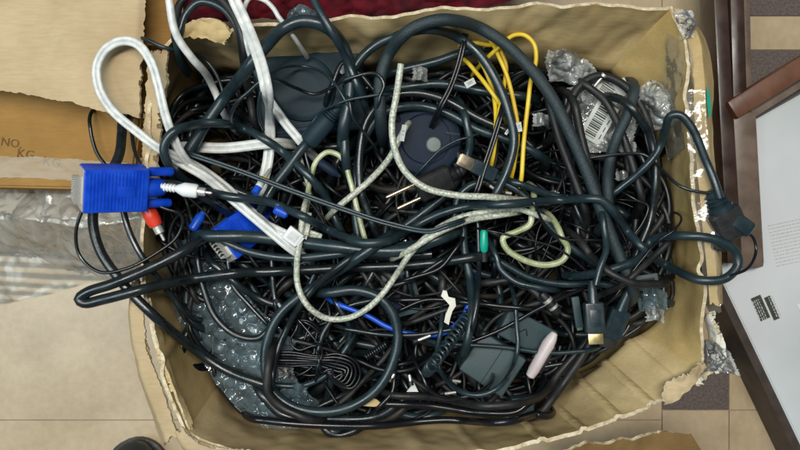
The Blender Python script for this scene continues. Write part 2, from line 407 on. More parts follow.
# ------------------------------------------------------------------ generic lofted cardboard sheet
def nz(x, y, z=0.0, s=1.0): return noise.noise(Vector((x*s, y*s, z)))
def sheet(name, rows, mats, parent=None, thick=4.0, nu=90, nv=20, amp=2.0, seed=0.0, torn=(2.0, 0, 0, 0), fr=.02, edge_seg=3, creases=(), ridge=False):
    """rows: lists of (x,y,h) mm from edge row 0 to last row. torn = raggedness of (first row, last row, u start, u end).
    material 0 = faces, 1 = edges"""
    G = []
    for rw in rows:
        c = catmull(rw, 2.0); t = np.concatenate([[0], np.cumsum(np.linalg.norm(np.diff(c, axis=0), axis=1))]); t /= t[-1]
        G.append(np.column_stack([np.interp(np.linspace(0, 1, nu), t, c[:, k]) for k in range(3)]))
    G = np.array(G); tv = np.linspace(0, 1, len(rows)); A = np.zeros((nv, nu, 3))
    for i, v in enumerate(np.linspace(0, 1, nv)):
        for k in range(3):
            for u in range(nu): A[i, u, k] = np.interp(v, tv, G[:, u, k])
    # normals
    def normals(A):
        du = np.gradient(A, axis=1); dv = np.gradient(A, axis=0); n = np.cross(du, dv)
        return n/np.maximum(np.linalg.norm(n, axis=2), 1e-6)[:, :, None]
    Nn = normals(A)
    for i in range(nv):
        for u in range(nu):
            p = A[i, u]
            fade = min(1, u/4, (nu-1-u)/4) if amp else 1
            d = amp*(nz(p[0]+seed*31, p[1], p[2]*fr+seed, fr) + .4*nz(p[0], p[1]+seed*17, p[2]*fr*3, fr*3.2))
            if ridge:
                d = amp*(.55 - 1.6*abs(nz(p[0]+seed*31, p[1], seed, fr)) + .45*(.5-1.8*abs(nz(p[0]*.8+p[1]*.6, p[1]+seed*17, seed*3, fr*2.6))) + .16*(.5-2*abs(nz(p[0], p[1], seed*5, fr*6))))
            for (cu, slope, w, depth) in creases:
                d += -depth*math.exp(-((u/(nu-1)-cu-slope*i/(nv-1))/w)**2)
            A[i, u] += Nn[i, u]*d*fade
    dv = np.gradient(A, axis=0); dv /= np.maximum(np.linalg.norm(dv, axis=2), 1e-6)[:, :, None]
    du = np.gradient(A, axis=1); du /= np.maximum(np.linalg.norm(du, axis=2), 1e-6)[:, :, None]
    for u in range(nu):
        for (row, am, sg) in ((0, torn[0], 1), (nv-1, torn[1], -1)):
            if am: q_ = A[row, u]; A[row, u] += dv[row, u]*sg*am*(.35*nz(q_[0], q_[1]+seed*9, 3.3, .33)+1.0*nz(q_[0], q_[1]+seed*7, 1.1, .035)+.5*nz(q_[0], q_[1], seed, .11))
    for i in range(nv):
        for (c_, am, sg) in ((0, torn[2], 1), (nu-1, torn[3], -1)):
            if am: A[i, c_] += du[i, c_]*sg*am*(.6*nz(i*1.3, seed+c_, 3.3)+nz(i*.3, seed*3+c_, 1.1)+.5*nz(i*2.9, seed, 9))
    Nn = normals(A); B = A + Nn*thick
    vs = [tuple(p) for p in A.reshape(-1, 3)] + [tuple(p) for p in B.reshape(-1, 3)]
    fs = []; mi = []; o2 = nv*nu
    for i in range(nv-1):
        for u in range(nu-1):
            a = i*nu+u
            fs.append((a, a+1, a+nu+1, a+nu)); mi.append(0)
            fs.append((o2+a, o2+a+nu, o2+a+nu+1, o2+a+1)); mi.append(0)
    def edge(idx):
        k0 = len(vs); m_ = len(idx); rings = [[i for i in idx]]
        for s_ in range(1, edge_seg):
            t = s_/edge_seg; row = []
            for q, i in enumerate(idx):
                p = np.array(vs[i])*(1-t)+np.array(vs[i+o2])*t
                p = p + np.array((nz(q*.8, s_*5, seed), nz(q*.8, s_*5, seed+7), nz(q*.8, s_*5, seed+13)))*(.35*max(torn)**.5 if max(torn) > 0 else .2)
                vs.append(tuple(p)); row.append(len(vs)-1)
            rings.append(row)
        rings.append([i+o2 for i in idx])
        for a, b in zip(rings, rings[1:]):
            for q in range(m_-1): fs.append((a[q], b[q], b[q+1], a[q+1])); mi.append(1)
    edge([u for u in range(nu)]); edge([(nv-1)*nu+u for u in range(nu)][::-1])
    edge([i*nu for i in range(nv)][::-1]); edge([i*nu+nu-1 for i in range(nv)])
    me = bpy.data.meshes.new(name); me.from_pydata([V3(p) for p in vs], [], fs); me.update()
    me.polygons.foreach_set('material_index', mi)
    o = link(name, me, mats, parent); me.set_sharp_from_angle(angle=R(45))
    return o

# ------------------------------------------------------------------ the open cardboard box
box = empty('cardboard_box', P(400, 225, FL), label='battered open cardboard box full of tangled cables, standing on the tiled floor', cat='cardboard box')
BX = Vector(box.location)
def inbox(o):
    o.parent = box; o.matrix_parent_inverse = Matrix.Translation(-BX); return o
def px_row(lst, h=0): return [mm(p[0], p[1], p[2] if len(p) > 2 else h) for p in lst]
MIDH = -95
back_r = [(163, 46, -4), (192, 30, 0), (225, 27, 0), (262, 23, 0), (330, 18, 0), (400, 12, 0), (480, 7, 0), (550, 4, 0), (620, 3, 0), (672, 6, 0)]
back_m = [(183, 66), (205, 63), (240, 62), (280, 62), (340, 62), (410, 60), (480, 58), (540, 57), (580, 60), (612, 68)]
inbox(sheet('box_wall', [px_row(back_r), px_row(back_m, MIDH), [(-225+i*58, 188, FL) for i in range(10)]], [M['card'], M['torn']], thick=-3.5, nu=260, nv=26, amp=5, seed=1, torn=(1.2, 0, 0, 0), creases=((.42, .02, .02, 2), (.7, -.1, .03, 3), (.12, .05, .03, 5))))
right_r = [(672, 6, 0), (684, 35, 1), (690, 80, 0), (692, 140, 1), (697, 200, 0), (703, 260, 0), (707, 305, -2), (704, 335, -5), (703, 372, -4)]
right_m = [(612, 68), (634, 90), (654, 120), (668, 160), (673, 210), (675, 255), (673, 295), (662, 320), (640, 337)]
inbox(sheet('box_wall', [px_row(right_r), px_row(right_m, MIDH), [(297, 188-i*48, FL) for i in range(9)]], [M['card_side'], M['torn']], thick=-3.5, nu=220, nv=26, amp=3.5, seed=2, torn=(2, 0, 0, 0), creases=((.72, .06, .015, 4), (.25, -.02, .03, 4))))
front_r = [(703, 372, -4), (688, 386, -5), (655, 405, -4), (610, 424, -3), (560, 440, 0), (500, 452, 0), (430, 458, 0), (340, 459, 0), (260, 455, 0), (215, 448, 0), (184, 434, -3)]
front_m = [(640, 337), (620, 352), (600, 370), (575, 392), (545, 416), (490, 428), (420, 432), (340, 434), (270, 430), (232, 418), (213, 392)]
inbox(sheet('box_wall', [px_row(front_r), px_row(front_m, MIDH), [(300-i*52.5, -205, FL) for i in range(11)]], [M['card'], M['torn']], thick=-4, nu=300, nv=30, amp=2.5, seed=3, torn=(3, 0, 0, 0), creases=((.05, -.05, .0045, 3.0), (.115, -.05, .004, 3.5), (.18, -.05, .004, 3.5), (.25, -.04, .004, 3.0), (.33, -.04, .005, 3), (.45, .0, .01, 2), (.55, .02, .02, 3), (.8, -.02, .02, 3))))
left_r = [(184, 434, -3), (172, 405, -3), (159, 365, -3), (148, 325, -6), (142, 285, -10), (141, 240, -12), (143, 190, -10), (146, 140, -6), (151, 90, -4), (163, 46, -4)]
left_m = [(213, 392), (201, 372), (188, 345), (176, 310), (166, 275), (160, 240), (158, 190), (160, 140), (166, 100), (183, 66)]
inbox(sheet('box_wall', [px_row(left_r), px_row(left_m, MIDH), [(-225, -205+i*43.5, FL) for i in range(10)]], [M['card_side'], M['torn']], thick=-3.5, nu=220, nv=24, amp=2, seed=4, torn=(3, 0, 0, 0), creases=((.2, .05, .02, 4), (.75, .0, .02, 4))))
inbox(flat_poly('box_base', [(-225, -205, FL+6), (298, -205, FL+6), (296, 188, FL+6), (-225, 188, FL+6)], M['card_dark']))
# flaps and torn remains
inbox(sheet('box_flap', [px_row([(-60, -40, 2), (-30, 88, 2), (0, 93, -2)][:1] + [(40, -42, 4), (90, -42, 6), (147, -40, 6)]), px_row([(-60, 20, 0), (40, 25, 2), (95, 28, 6), (143, 30, 0)]), px_row([(-60, 82, -12), (10, 92, -10), (70, 103, -6), (141, 119, -10)])],
            [M['card_flap'], M['torn']], thick=-4, nu=160, nv=70, amp=4, seed=5, torn=(0, 3.0, 0, 2.5), fr=.012))
inbox(sheet('box_flap', [px_row([(674, 8, -1), (686, 35, 0), (692, 80, 0), (695, 140, 0), (700, 200, -1), (706, 260, -1), (710, 305, -3)]),
                         px_row([(684, 10, 3), (700, 35, 4), (706, 80, 3), (708, 140, 3), (712, 200, 2), (716, 260, 2), (720, 305, 0)]),
                         px_row([(686, 14, -16), (704, 38, -26), (711, 80, -26), (714, 140, -26), (717, 200, -26), (721, 260, -26), (723, 305, -22)])],
            [M['card'], M['torn']], thick=-3, nu=90, nv=14, amp=3, seed=6, torn=(0, 3, 2, 3)))
inbox(sheet('box_flap', [px_row([(140, 280, -14), (144, 325, -12), (154, 365, -9), (167, 405, -8), (180, 433, -9)]),
                         px_row([(135, 282, -14), (133, 325, -12), (141, 365, -10), (154, 405, -10), (168, 440, -12)]),
                         px_row([(134, 285, -50), (132, 325, -52), (139, 365, -52), (152, 405, -52), (165, 444, -54)])],
            [M['card_flap'], M['torn']], thick=-3, nu=220, nv=24, amp=1.5, seed=7.5, torn=(4, 4, 3, 3), fr=.04))
inbox(sheet('box_flap', [px_row([(152, 300, -30), (160, 335, -20), (170, 370, -14), (182, 402, -10), (192, 425, -8)]),
                         px_row([(148, 300, -9), (154, 335, -5), (164, 370, -3), (177, 402, -2), (188, 428, -2)])],
            [M['card'], M['torn']], thick=-2.5, nu=180, nv=14, amp=1.5, seed=17.5, torn=(3, 4, 3, 3), fr=.04))
inbox(sheet('box_flap', [px_row([(186, 428, -2), (196, 438, 2), (217, 446, 4), (262, 453, 4), (320, 458, 3)]),
                         px_row([(178, 432, -6), (188, 446, -4), (214, 458, -3), (262, 466, -3), (320, 474, -3)]),
                         px_row([(178, 436, -30), (188, 450, -36), (214, 462, -36), (262, 472, -36), (320, 480, -36)])],
            [M['card_flap'], M['torn']], thick=-3, nu=180, nv=18, amp=1.5, seed=8, torn=(5, 3, 4, 3), fr=.04))
inbox(sheet('box_flap', [px_row([(712, 312, -4), (720, 330, -6), (722, 350, -8), (716, 372, -8), (700, 386, -8)]),
                         px_row([(708, 318, -22), (711, 334, -26), (712, 352, -26), (708, 370, -26), (694, 380, -26)])],
            [M['paper'], M['torn']], thick=-4, nu=120, nv=16, amp=3, seed=9, torn=(7, 5, 4, 4), fr=.05))
inbox(sheet('box_flap', [px_row([(706, 368, 4), (694, 382, 8), (678, 396, 6), (664, 404, 3)]), px_row([(700, 362, 6), (688, 372, 10), (672, 382, 8), (663, 388, 4)])],
            [M['card_flap'], M['torn']], thick=-2, nu=60, nv=16, amp=5, seed=10, torn=(3, 7, 5, 5), fr=.05))
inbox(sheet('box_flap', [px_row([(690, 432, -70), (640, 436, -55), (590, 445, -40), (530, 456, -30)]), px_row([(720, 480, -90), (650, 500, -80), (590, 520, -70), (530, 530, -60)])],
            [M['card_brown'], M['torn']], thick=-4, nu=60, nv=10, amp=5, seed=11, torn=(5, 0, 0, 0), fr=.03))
inbox(sheet('box_flap', [px_row([(150, 52, -2), (147, 90, -6), (143, 130, -10), (140, 175, -14), (139, 205, -20)]), px_row([(166, 50, 2), (164, 90, 0), (160, 130, -4), (156, 175, -8), (154, 205, -12)])],
            [M['card_flap'], M['torn']], thick=-4, nu=160, nv=14, amp=3, seed=12, torn=(4, 5, 4, 4), fr=.04))
inbox(sheet('box_flap', [px_row([(186, 24, 6), (205, 18, 9), (222, 22, 8), (232, 32, 2)]), px_row([(180, 36, 0), (196, 39, -2), (212, 42, -4), (224, 44, -8)])],
            [M['card'], M['torn']], thick=-3, nu=40, nv=10, amp=5, seed=13, torn=(2, 5, 2, 3), fr=.05))
# clear packing tape over the right rim and corner
def film_sheet(name, rows, m, parent=None, nu=60, nv=24, amp=3, seed=0., torn=(2, 2, 2, 2), fr=.05):
    return sheet(name, rows, [m, m], parent, thick=-.35, nu=nu, nv=nv, amp=amp, seed=seed, torn=torn, fr=fr, edge_seg=1, ridge=(amp >= 4))
inbox(film_sheet('packing_tape', [px_row([(684, 90, 0), (688, 150, 3), (693, 200, 3), (699, 250, 3), (706, 312, 0)]), px_row([(706, 90, 7), (709, 150, 7), (713, 200, 6), (717, 250, 6), (722, 312, 3)])], M['tape'], seed=21, amp=1.5, nu=80))
inbox(film_sheet('packing_tape', [px_row([(674, 12, 6), (684, 8, 9), (692, 10, 6)]), px_row([(678, 26, 9), (688, 24, 14), (696, 27, 8)]), px_row([(680, 40, 6), (688, 37, 9), (694, 36, 5)])], M['film'], seed=22, amp=4.5, nu=50, nv=50, fr=.05))
inbox(film_sheet('packing_tape', [px_row([(706, 340, 3), (722, 345, -2), (730, 352, -12)]), px_row([(708, 370, 4), (724, 372, -4), (740, 375, -14)])], M['film'], seed=23, amp=6, nu=60, nv=46, fr=.045))
inbox(film_sheet('packing_tape', [px_row([(668, 22, -8), (662, 120, -40), (668, 160, -40)]), px_row([(690, 25, 4), (694, 90, 4), (696, 140, 4)])], M['tape'], seed=24, amp=2, nu=60))
gm = MB().prism([(0, 0), (3.2, 5), (4.5, 18), (3, 32), (1, 40), (-1.5, 26), (-1.2, 10)], 0, .6); g_ = gm.build('paint_mark', M['green'], None)
g_.location = P(709, 118, 4); g_.scale = (.8, .8, 1); g_.rotation_euler = (0, R(30), R(4)); g_.parent = box; g_.matrix_parent_inverse = Matrix.Translation(-BX)

# rim and flap into the height map
for rr in (back_r, right_r, front_r, left_r):
    for q in dense([(a, b, c) for a, b, c in rr], 2): stamp_disc(*mm(q[0], q[1], q[2])[:2], 5, q[2])
for q in dense([(700, 80, 0), (706, 140, 0), (710, 200, 0), (716, 260, 0), (720, 305, 0)], 2): stamp_disc(*mm(q[0], q[1], 0)[:2], 8, 0)
stamp_px([(-60, -40), (147, -40), (143, 118), (-60, 88)], 8)
MIDPOLY = [mm(a, b, MIDH)[:2] for a, b in back_m + right_m[1:] + front_m[1:] + left_m[1:-1]]
stamp_poly(MIDPOLY, -165)

# ------------------------------------------------------------------ things beside the box
# carton at the left
ct = empty('carton', P(0, 140, FL), label='brown closed carton with faded print beside the open box, under its pale flap', cat='carton')
h0 = -62
def inst(o, root):
    o.parent = root; o.matrix_parent_inverse = Matrix.Translation(-Vector(root.location)); return o
c_top = [mm(-300, -60, h0), mm(-300, 181, h0), mm(131, 190, h0), mm(165, -60, h0)]
def carton_mesh():
    xs = [p[0] for p in c_top]
    m_ = MB(); poly = [(p[0], p[1]) for p in c_top]
    m_.prism(poly, 0, (h0-FL), 2.5)
    return m_
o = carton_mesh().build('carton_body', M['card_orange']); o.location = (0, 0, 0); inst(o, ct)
def text_obj(s, size, loc, rot, m, name, root=None, depth=.0002, mirror=False):
    c = bpy.data.curves.new(name, 'FONT'); c.body = s; c.size = size; c.extrude = depth; c.resolution_u = 2
    t = bpy.data.objects.new(name, c); COL.objects.link(t)
    bpy.context.view_layer.update()
    me = bpy.data.meshes.new_from_object(t); COL.objects.unlink(t); bpy.data.objects.remove(t)
    o = link(name, me, m, None, smooth=False); o.location = loc; o.rotation_euler = rot
    if root: inst(o, root)
    return o
for (s, x, y, sz) in (('KG.', 4, 160, .014), ('KG.', 30, 168, .014), ('NO.', -12, 148, .013)):
    text_obj(s, sz, P(x+12, y-3, h0+.6), (0, 0, R(-9)), M['ink_brown'], 'printed_text', ct)
o = film_sheet('clear_tape', [px_row([(-60, 155, h0+1), (40, 157, h0+1.6), (128, 163, h0+1)]), px_row([(-60, 176, h0+1), (40, 178, h0+1.6), (128, 184, h0+1)])], M['tape_flat'], amp=.6, seed=31); inst(o, ct)
# orange cardboard strip seen beyond the left corner
o = sheet('cardboard_sheet', [px_row([(143, -60, -30), (144, 45, -34)]), px_row([(185, -60, -36), (182, 45, -40)])], [M['wood'], M['torn']], thick=-4, nu=30, nv=10, amp=1, seed=33, torn=(0, 0, 0, 0))
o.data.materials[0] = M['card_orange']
tag(o, 'narrow orange brown cardboard sheet standing behind the box corner, beside the pale flap', 'cardboard sheet')
# clear bag on the floor
o = film_sheet('plastic_bag', [px_row([(-60, 185, -120), (40, 188, -110), (90, 190, -105), (138, 180, -110)]), px_row([(-60, 215, -110), (40, 220, -85), (90, 225, -80), (142, 215, -80)]), px_row([(-60, 250, -180), (30, 262, -185), (90, 278, -190), (136, 282, -190)])],
               M['film_floor'], nu=220, nv=150, amp=12, seed=35, torn=(3, 8, 0, 4), fr=.013)
tag(o, 'crumpled clear plastic bag lying left of the box below the blue plug', 'plastic bag')
sheetv = film_sheet('plastic_sheet', [px_row([(-80, 240, FL+14), (40, 250, FL+14), (144, 252, FL+14)]), px_row([(-80, 326, FL+6), (30, 298, FL+8), (144, 268, FL+10)])], M['film_sheet'], nu=90, nv=30, amp=3, seed=37, torn=(0, 2, 0, 0), fr=.03)
tag(sheetv, 'flat streaked translucent plastic sheet on the floor below the crumpled bag', 'plastic sheet')

# dark red cloth beyond the back wall
rows = []
for k, y in enumerate((-60, -25, 0, 20)):
    rows.append(px_row([(165, y+20, -60), (230, y, -35-5*k), (300, y-2, -20-10*k), (380, y-3, -26-8*k), (460, y-10, -34-8*k), (520, y-22, -40), (560, y-40, -60)]))
o = sheet('red_cloth', rows, [M['cloth'], M['cloth']], thick=-2, nu=140, nv=60, amp=14, seed=41, torn=(0, 0, 0, 0), fr=.035)
tag(o, 'dark red patterned cloth bunched up behind the far wall of the box', 'cloth')
o = sheet('plastic_scrap', [px_row([(288, 14, -8), (300, 4, -4), (318, 14, -8)]), px_row([(286, 20, -16), (302, 19, -14), (320, 20, -16)])], [M['film_dark'], M['film_dark']], thick=-.5, nu=30, nv=16, amp=4, seed=42, torn=(2, 2, 2, 2), fr=.08)
tag(o, 'small grey blue scrap of plastic on the red cloth at the far rim', 'plastic scrap')

# wooden frame at the right
wf = empty('wooden_frame', P(732, 110, FL), label='dark brown varnished wooden frame with a slanting rail right of the box', cat='wooden frame')
def beam(a, b, w, t, m, name, root, bev=2.5):
    A = Vector(V3(a)); B = Vector(V3(b)); d = B-A; L_ = d.length*1000
    mb = MB().box((L_/2, 0, 0), (L_, w, t), bev)
    o = mb.build(name, m); o.location = A; o.rotation_euler = d.to_track_quat('X', 'Z').to_euler(); inst(o, root); return o
hh = -150
beam(mm(710, -60, hh), mm(727, 262, hh-14), 17, 40, M['wood_dark'], 'post', wf)
beam(mm(731, -60, hh+4), mm(736, 112, hh+2), 19, 26, M['wood_dark'], 'side_bar', wf, 7)
beam(mm(740, -60, hh-30), mm(743, 118, hh-30), 12, 26, M['wood_grey'], 'side_bar', wf, 4)  # grey bar stands for the post's reflective strip, reflection put into colour
beam(mm(739, 112, hh), mm(748, 268, hh-20), 30, 30, M['wood_grey'], 'lower_bar', wf, 8)
beam(mm(728, 112, hh+10), mm(880, 16, hh+10), 24, 24, M['wood'], 'rail', wf, 4)
beam(mm(744, 118, hh-16), mm(880, 32, hh-16), 12, 12, M['wood_grey'], 'rail_shade_strip', wf, 2)  # strip of shade below the rail, built as a thin grey brown bar

# pale grey panel
gp = empty('metal_case', P(800, 300, FL), label='pale grey metal case on the floor right of the box, with a black sticker', cat='metal case')
ph = -178
def pl(poly, z0, z1, m, name, bev=0):
    pts = [mm(a, b, z1)[:2] for a, b in poly]
    o = MB().prism(pts, z0-FL, z1-FL, bev).build(name, m); inst(o, gp); return o
pl([(748, 124), (1050, -46), (1060, 860), (952, 760), (716, 268), (753, 240)][::-1], FL+12, ph, M['panel'], 'cover', 1.5)
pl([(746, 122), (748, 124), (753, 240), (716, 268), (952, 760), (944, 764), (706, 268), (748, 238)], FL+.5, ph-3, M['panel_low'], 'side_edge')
# sticker with two columns of tiny print, printed lines
def local_quad(root, cx, cy, w, l, ang, h, m, name, t=.5, bev=0):
    o = MB().box((0, 0, 0), (w, l, t), 0).build(name, m, sharp=20); o.location = P(cx, cy, h+t/2); o.rotation_euler = (0, 0, R(ang)); inst(o, root); return o
st = local_quad(gp, 760.5, 308, 13, 31, 24, ph+.3, M['ink'], 'sticker')
st2 = local_quad(gp, 772, 308, 8, 31, 24, ph+.3, M['ink'], 'sticker')
def dashes(root, x0, y0, ang, rows, cols, dx, dy, w, h_, m, name, z, seed):
    r_ = random.Random(seed); mb = MB(); ca, sa = math.cos(R(ang)), math.sin(R(ang))
    for i in range(rows):
        x = 0
        while x < cols*dx:
            L_ = r_.uniform(.4, 1.5)*w
            mb.box((x+L_/2, -i*dy, 0), (L_, h_*r_.uniform(.6, 1), .3), 0)
            x += L_ + w*.45
    o = mb.build(name, m, sharp=20); o.location = P(x0, y0, z); o.rotation_euler = (0, 0, R(ang)); inst(o, root); return o
dashes(gp, 758, 299, -66, 4, 5, 5, 2.6, 3, 1.0, M['label'], 'sticker_print', ph+1.1, 4)
dashes(gp, 772, 296, -66, 3, 5, 5, 2.4, 3, .9, M['label'], 'sticker_print', ph+1.1, 5)
dashes(gp, 768, 226, 12, 13, 11, 4.6, 4.3, 3.2, 1.0, M['ink_red'], 'printed_notice', ph+.5, 6)
dashes(gp, 798, 304, -66, 1, 2, 6, 3, 4, 4, M['white_plastic'], 'clip', ph+1, 6)

# shoe tip at the lower left
sh = empty('shoe', P(140, 470, FL), label='black shoe toe at the bottom edge, left of the box corner', cat='shoe')
mb = MB().lathe([(-42, 2), (-38, 14), (-30, 23), (-18, 31), (0, 36), (25, 36), (60, 32), (110, 30), (150, 28), (165, 8)], (0, 0, 26), 'x', 28, 1.0)
o = mb.build('shoe_upper', M['shoe']); o.parent = sh
mb = MB().lathe([(0, 1), (0.1, 40), (10, 41), (11, 38)], (0, 0, 0), 'z', 28).box((75, 0, 5), (150, 76, 10), 3)
o = mb.build('sole', M['matte']); o.parent = sh
sh.rotation_euler = (0, 0, R(-95)); sh.location = P(140, 466, FL)

# ================================================================== THE HEAP
# deep mass nobody could count
def walk(rr, poly, n, step=4.0, curv=.05, start=None, heading=None):
    x0 = min(p[0] for p in poly); x1 = max(p[0] for p in poly); y0 = min(p[1] for p in poly); y1 = max(p[1] for p in poly)
    if start is None:
        while True:
            x, y = rr.uniform(x0, x1), rr.uniform(y0, y1)
            if in_poly(x, y, poly): break
    else: x, y = start
    a = heading if heading is not None else rr.uniform(0, 6.283); c = rr.gauss(0, curv)
    out = [(x, y)]; cx, cy = (x0+x1)/2, (y0+y1)/2
    for k in range(n):
        c = c*.97 + rr.gauss(0, curv*.22); ca = c
        fx, fy = x+math.cos(a)*28, y+math.sin(a)*28
        if not in_poly(fx, fy, poly):
            tgt = math.atan2(cy-y, cx-x); d = (tgt-a+math.pi) % (2*math.pi)-math.pi
            ca = (1 if d > 0 else -1)*.20
            c = ca*.3
        a += ca; x += math.cos(a)*step; y += math.sin(a)*step
        out.append((x, y))
    return out
def shrink(poly, d):
    cx = sum(p[0] for p in poly)/len(poly); cy = sum(p[1] for p in poly)/len(poly)
    return [(x-(x-cx)/math.hypot(x-cx, y-cy)*d, y-(y-cy)/math.hypot(x-cx, y-cy)*d) for x, y in poly]
INNER = shrink(MIDPOLY, 9)
rr = random.Random(11)
VV = []; FF = []
for k in range(190):
    w = walk(rr, INNER, rr.randint(60, 120)); r = rr.choice((2, 3, 4, 5)); ph_ = rr.uniform(0, 6); zc = rr.uniform(-170, -120)
    pts = [(x, y, zc+8*math.sin(ph_+i*.09)) for i, (x, y) in enumerate(w)]
    me = sweep(pts, circ(r, 6)); nv_ = len(VV)
    VV += [v.co[:] for v in me.vertices]; FF += [tuple(nv_+i for i in p.vertices) for p in me.polygons]; bpy.data.meshes.remove(me)
me = bpy.data.meshes.new('deep_cable_tangle'); me.from_pydata(VV, [], FF); me.update()
o = link('deep_cable_tangle', me, M['deep']); tag(o, 'dark mass of black cables at the bottom of the box', 'cable tangle', kind='stuff')
np.maximum(HM, np.where(False, 0, HM), out=HM)
stamp_poly(MIDPOLY, -116)

def cap_at(x, y):
    # heap profile: lower to the far right, lower by the walls
    return -72 - 12*max(0, (x-120)/180) - 18*max(0, (y-110)/80) - (26 if (-160 < x < -20 and y > 88) else 0)
def filler(k, r, m, label, group, curv, n, region=None, prof=None, jitter=8, step=4.0, start=None, heading=None, capadd=0):
    w = walk(rr, region or INNER, n, step=step, curv=curv, start=start, heading=heading)
    xs = np.array(w)
    need = np.array([min(hm_max(x, y, r)+r, cap_at(x, y)+capadd+jit) for (x, y), jit in zip(w, rr.uniform(-jitter, jitter)+6*np.sin(np.arange(len(w))*.15+rr.uniform(0, 6)))])
    z = gauss(dilate(need, 2), 2.5)
    pts = np.column_stack([xs, z])
    for p in pts: stamp_disc(p[0], p[1], r, p[2])
    # dip both ends
    d = np.minimum(np.arange(len(pts)), np.arange(len(pts))[::-1]); pts[:, 2] -= np.where(d < 10, (10-d)**2*.45, 0)
    me = sweep(pts, prof or circ(r, 10), flat=prof is not None, name='cable')
    o = link('cable', me, M[m]); tag(o, label, 'cable', group)
G_THICK = ('thick dark cable lying deep in the tangle under the named ones', 'thick dark cables deep in the tangle')
G_MED = ('medium black cable lying deep in the tangle under the named ones', 'medium black cables deep in the tangle')
G_THIN = ('thin black cable lying deep in the tangle under the named ones', 'thin black cables deep in the tangle')
for k in range(52): filler(k, rr.uniform(4.2, 5.4), rr.choice(['black', 'deep', 'blueblack', 'worn']), *G_THICK, .03, rr.randint(60, 110))
for k in range(62): filler(k, rr.uniform(2.4, 3.4), rr.choice(['black', 'deepthin', 'deep', 'matte', 'worn']), *G_MED, .045, rr.randint(50, 110))
for k in range(24): filler(k, rr.uniform(1.2, 1.8), rr.choice(['deepthin', 'deep', 'deepthin', 'worn']), *G_THIN, .07, rr.randint(40, 100), jitter=10)
# crowded nearly upright strands at the right side
RIGHTP = [mm(a, b, -90)[:2] for a, b in ((560, 80), (620, 80), (655, 120), (668, 180), (670, 290), (640, 325), (590, 330), (565, 240))]
for k in range(26): filler(k, rr.uniform(2.6, 4.8), rr.choice(['deep', 'matte', 'black']), 'black cable crammed among others along the right inner wall', 'black cables crammed along the right inner wall', .02, rr.randint(30, 60), region=RIGHTP, heading=rr.choice((1, -1))*rr.uniform(1.3, 1.9), capadd=12)
for k in range(14): filler(k, rr.uniform(.9, 1.5), 'deepthin', 'thin wiry black lead among the strands right of centre', 'thin wiry leads right of centre', .06, rr.randint(25, 60), region=[mm(a, b, -80)[:2] for a, b in ((500, 190), (600, 190), (640, 260), (600, 300), (500, 290))], capadd=12)

# ------------------------------------------------------------------ devices in the heap
def thing_at(name, px, py, h, rot, label, cat, group=None):
    return empty(name, P(px, py, h), tuple(R(a) for a in rot), label, cat, group)
# slate device with a round hump at the top left of the heap
t = thing_at('speaker', 312, 95, -82, (4, 3, 8), 'slate grey plastic device with a round hump, near the far wall of the box', 'speaker')
MB().box((0, 0, 0), (122, 92, 26), 8, seg=4).build('speaker_body', M['device'], t)
MB().lathe([(0, 36), (3, 35), (5, 32), (5.6, 28), (5, 25), (5.4, 18), (5.6, 0.5)], (-8, 6, 13), 'z', 48).build('speaker_dome', M['device'], t)
MB().box((0, -34, 13.5), (96, 3, 1.6), .5).box((0, -39, 13.5), (96, 2, 1.6), .5).build('ridge', M['device_dark'], t)
stamp_px([(262, 55), (362, 48), (368, 128), (268, 135)], -66)
# round dark device with button
t = thing_at('webcam', 425, 140, -72, (0, 4, -8), 'round dark blue plastic gadget with a grey green button, inside the looped cable', 'gadget')
MB().lathe([(-12, 34), (-4, 40), (4, 41), (9, 38), (11, 32), (11, 28), (9.5, 26), (10, .5)], (0, 0, 0), 'z', 56, 1.0).box((0, -12, 0), (66, 40, 18), 8, seg=4).build('gadget_body', M['device_dark'], t)
MB().lathe([(0, 8.6), (3, 8.4), (4, 7.2), (4.2, .5)], (9, -5, 9.5), 'z', 28).build('button', M['button'], t)
MB().box((28, 10, 11), (16, 3, 1), .3).build('nameplate', M['device'], t)
stamp_px([(388, 105), (465, 100), (468, 172), (390, 178)], -60)
# small slate block lower centre
t = thing_at('power_brick', 402, 292, -88, (5, 0, 15), 'small dark teal power brick left of the torn white paper', 'power brick')
MB().box((0, 0, 0), (36, 52, 16), 2.5).build('brick_case', M['adapter'], t)
MB().box((0, 0, 8.2), (26, 40, .6), .2).build('rating_plate', M['device_dark'], t)
stamp_px([(385, 265), (420, 265), (420, 320), (385, 320)], -80)
# adapter lower right
t = thing_at('power_adapter', 492, 362, -74, (3, -4, -33), 'square dark teal power adapter near the front wall under a looped lead', 'power adapter')
MB().box((0, 0, 0), (56, 50, 30), 3, seg=3).build('adapter_case', M['adapter'], t)
MB().box((0, 0, 15.4), (.8, 49, .8), .1).build('seam', M['hole'], t)
MB().box((-38, 6, -4), (24, 14, 12), 3).build('strain_relief', M['black'], t)
stamp_px([(455, 325), (528, 330), (522, 396), (450, 390)], -59)
t = thing_at('power_adapter', 525, 332, -82, (-4, 6, -28), 'flat dark teal adapter with raised zigzag mark, behind the square adapter', 'power adapter')
MB().box((0, 0, 0), (62, 34, 22), 3, seg=3).build('adapter_case', M['adapter'], t)
mb = MB()
for i in range(5): mb.box((-22+i*5, 0, 11.6), (7.5, 1.2, 1), .2, rot=(0, 0, R(55 if i % 2 else -55)))
mb.build('raised_mark', M['device_dark'], t)
stamp_px([(500, 312), (552, 330), (546, 350), (498, 344)], -71)
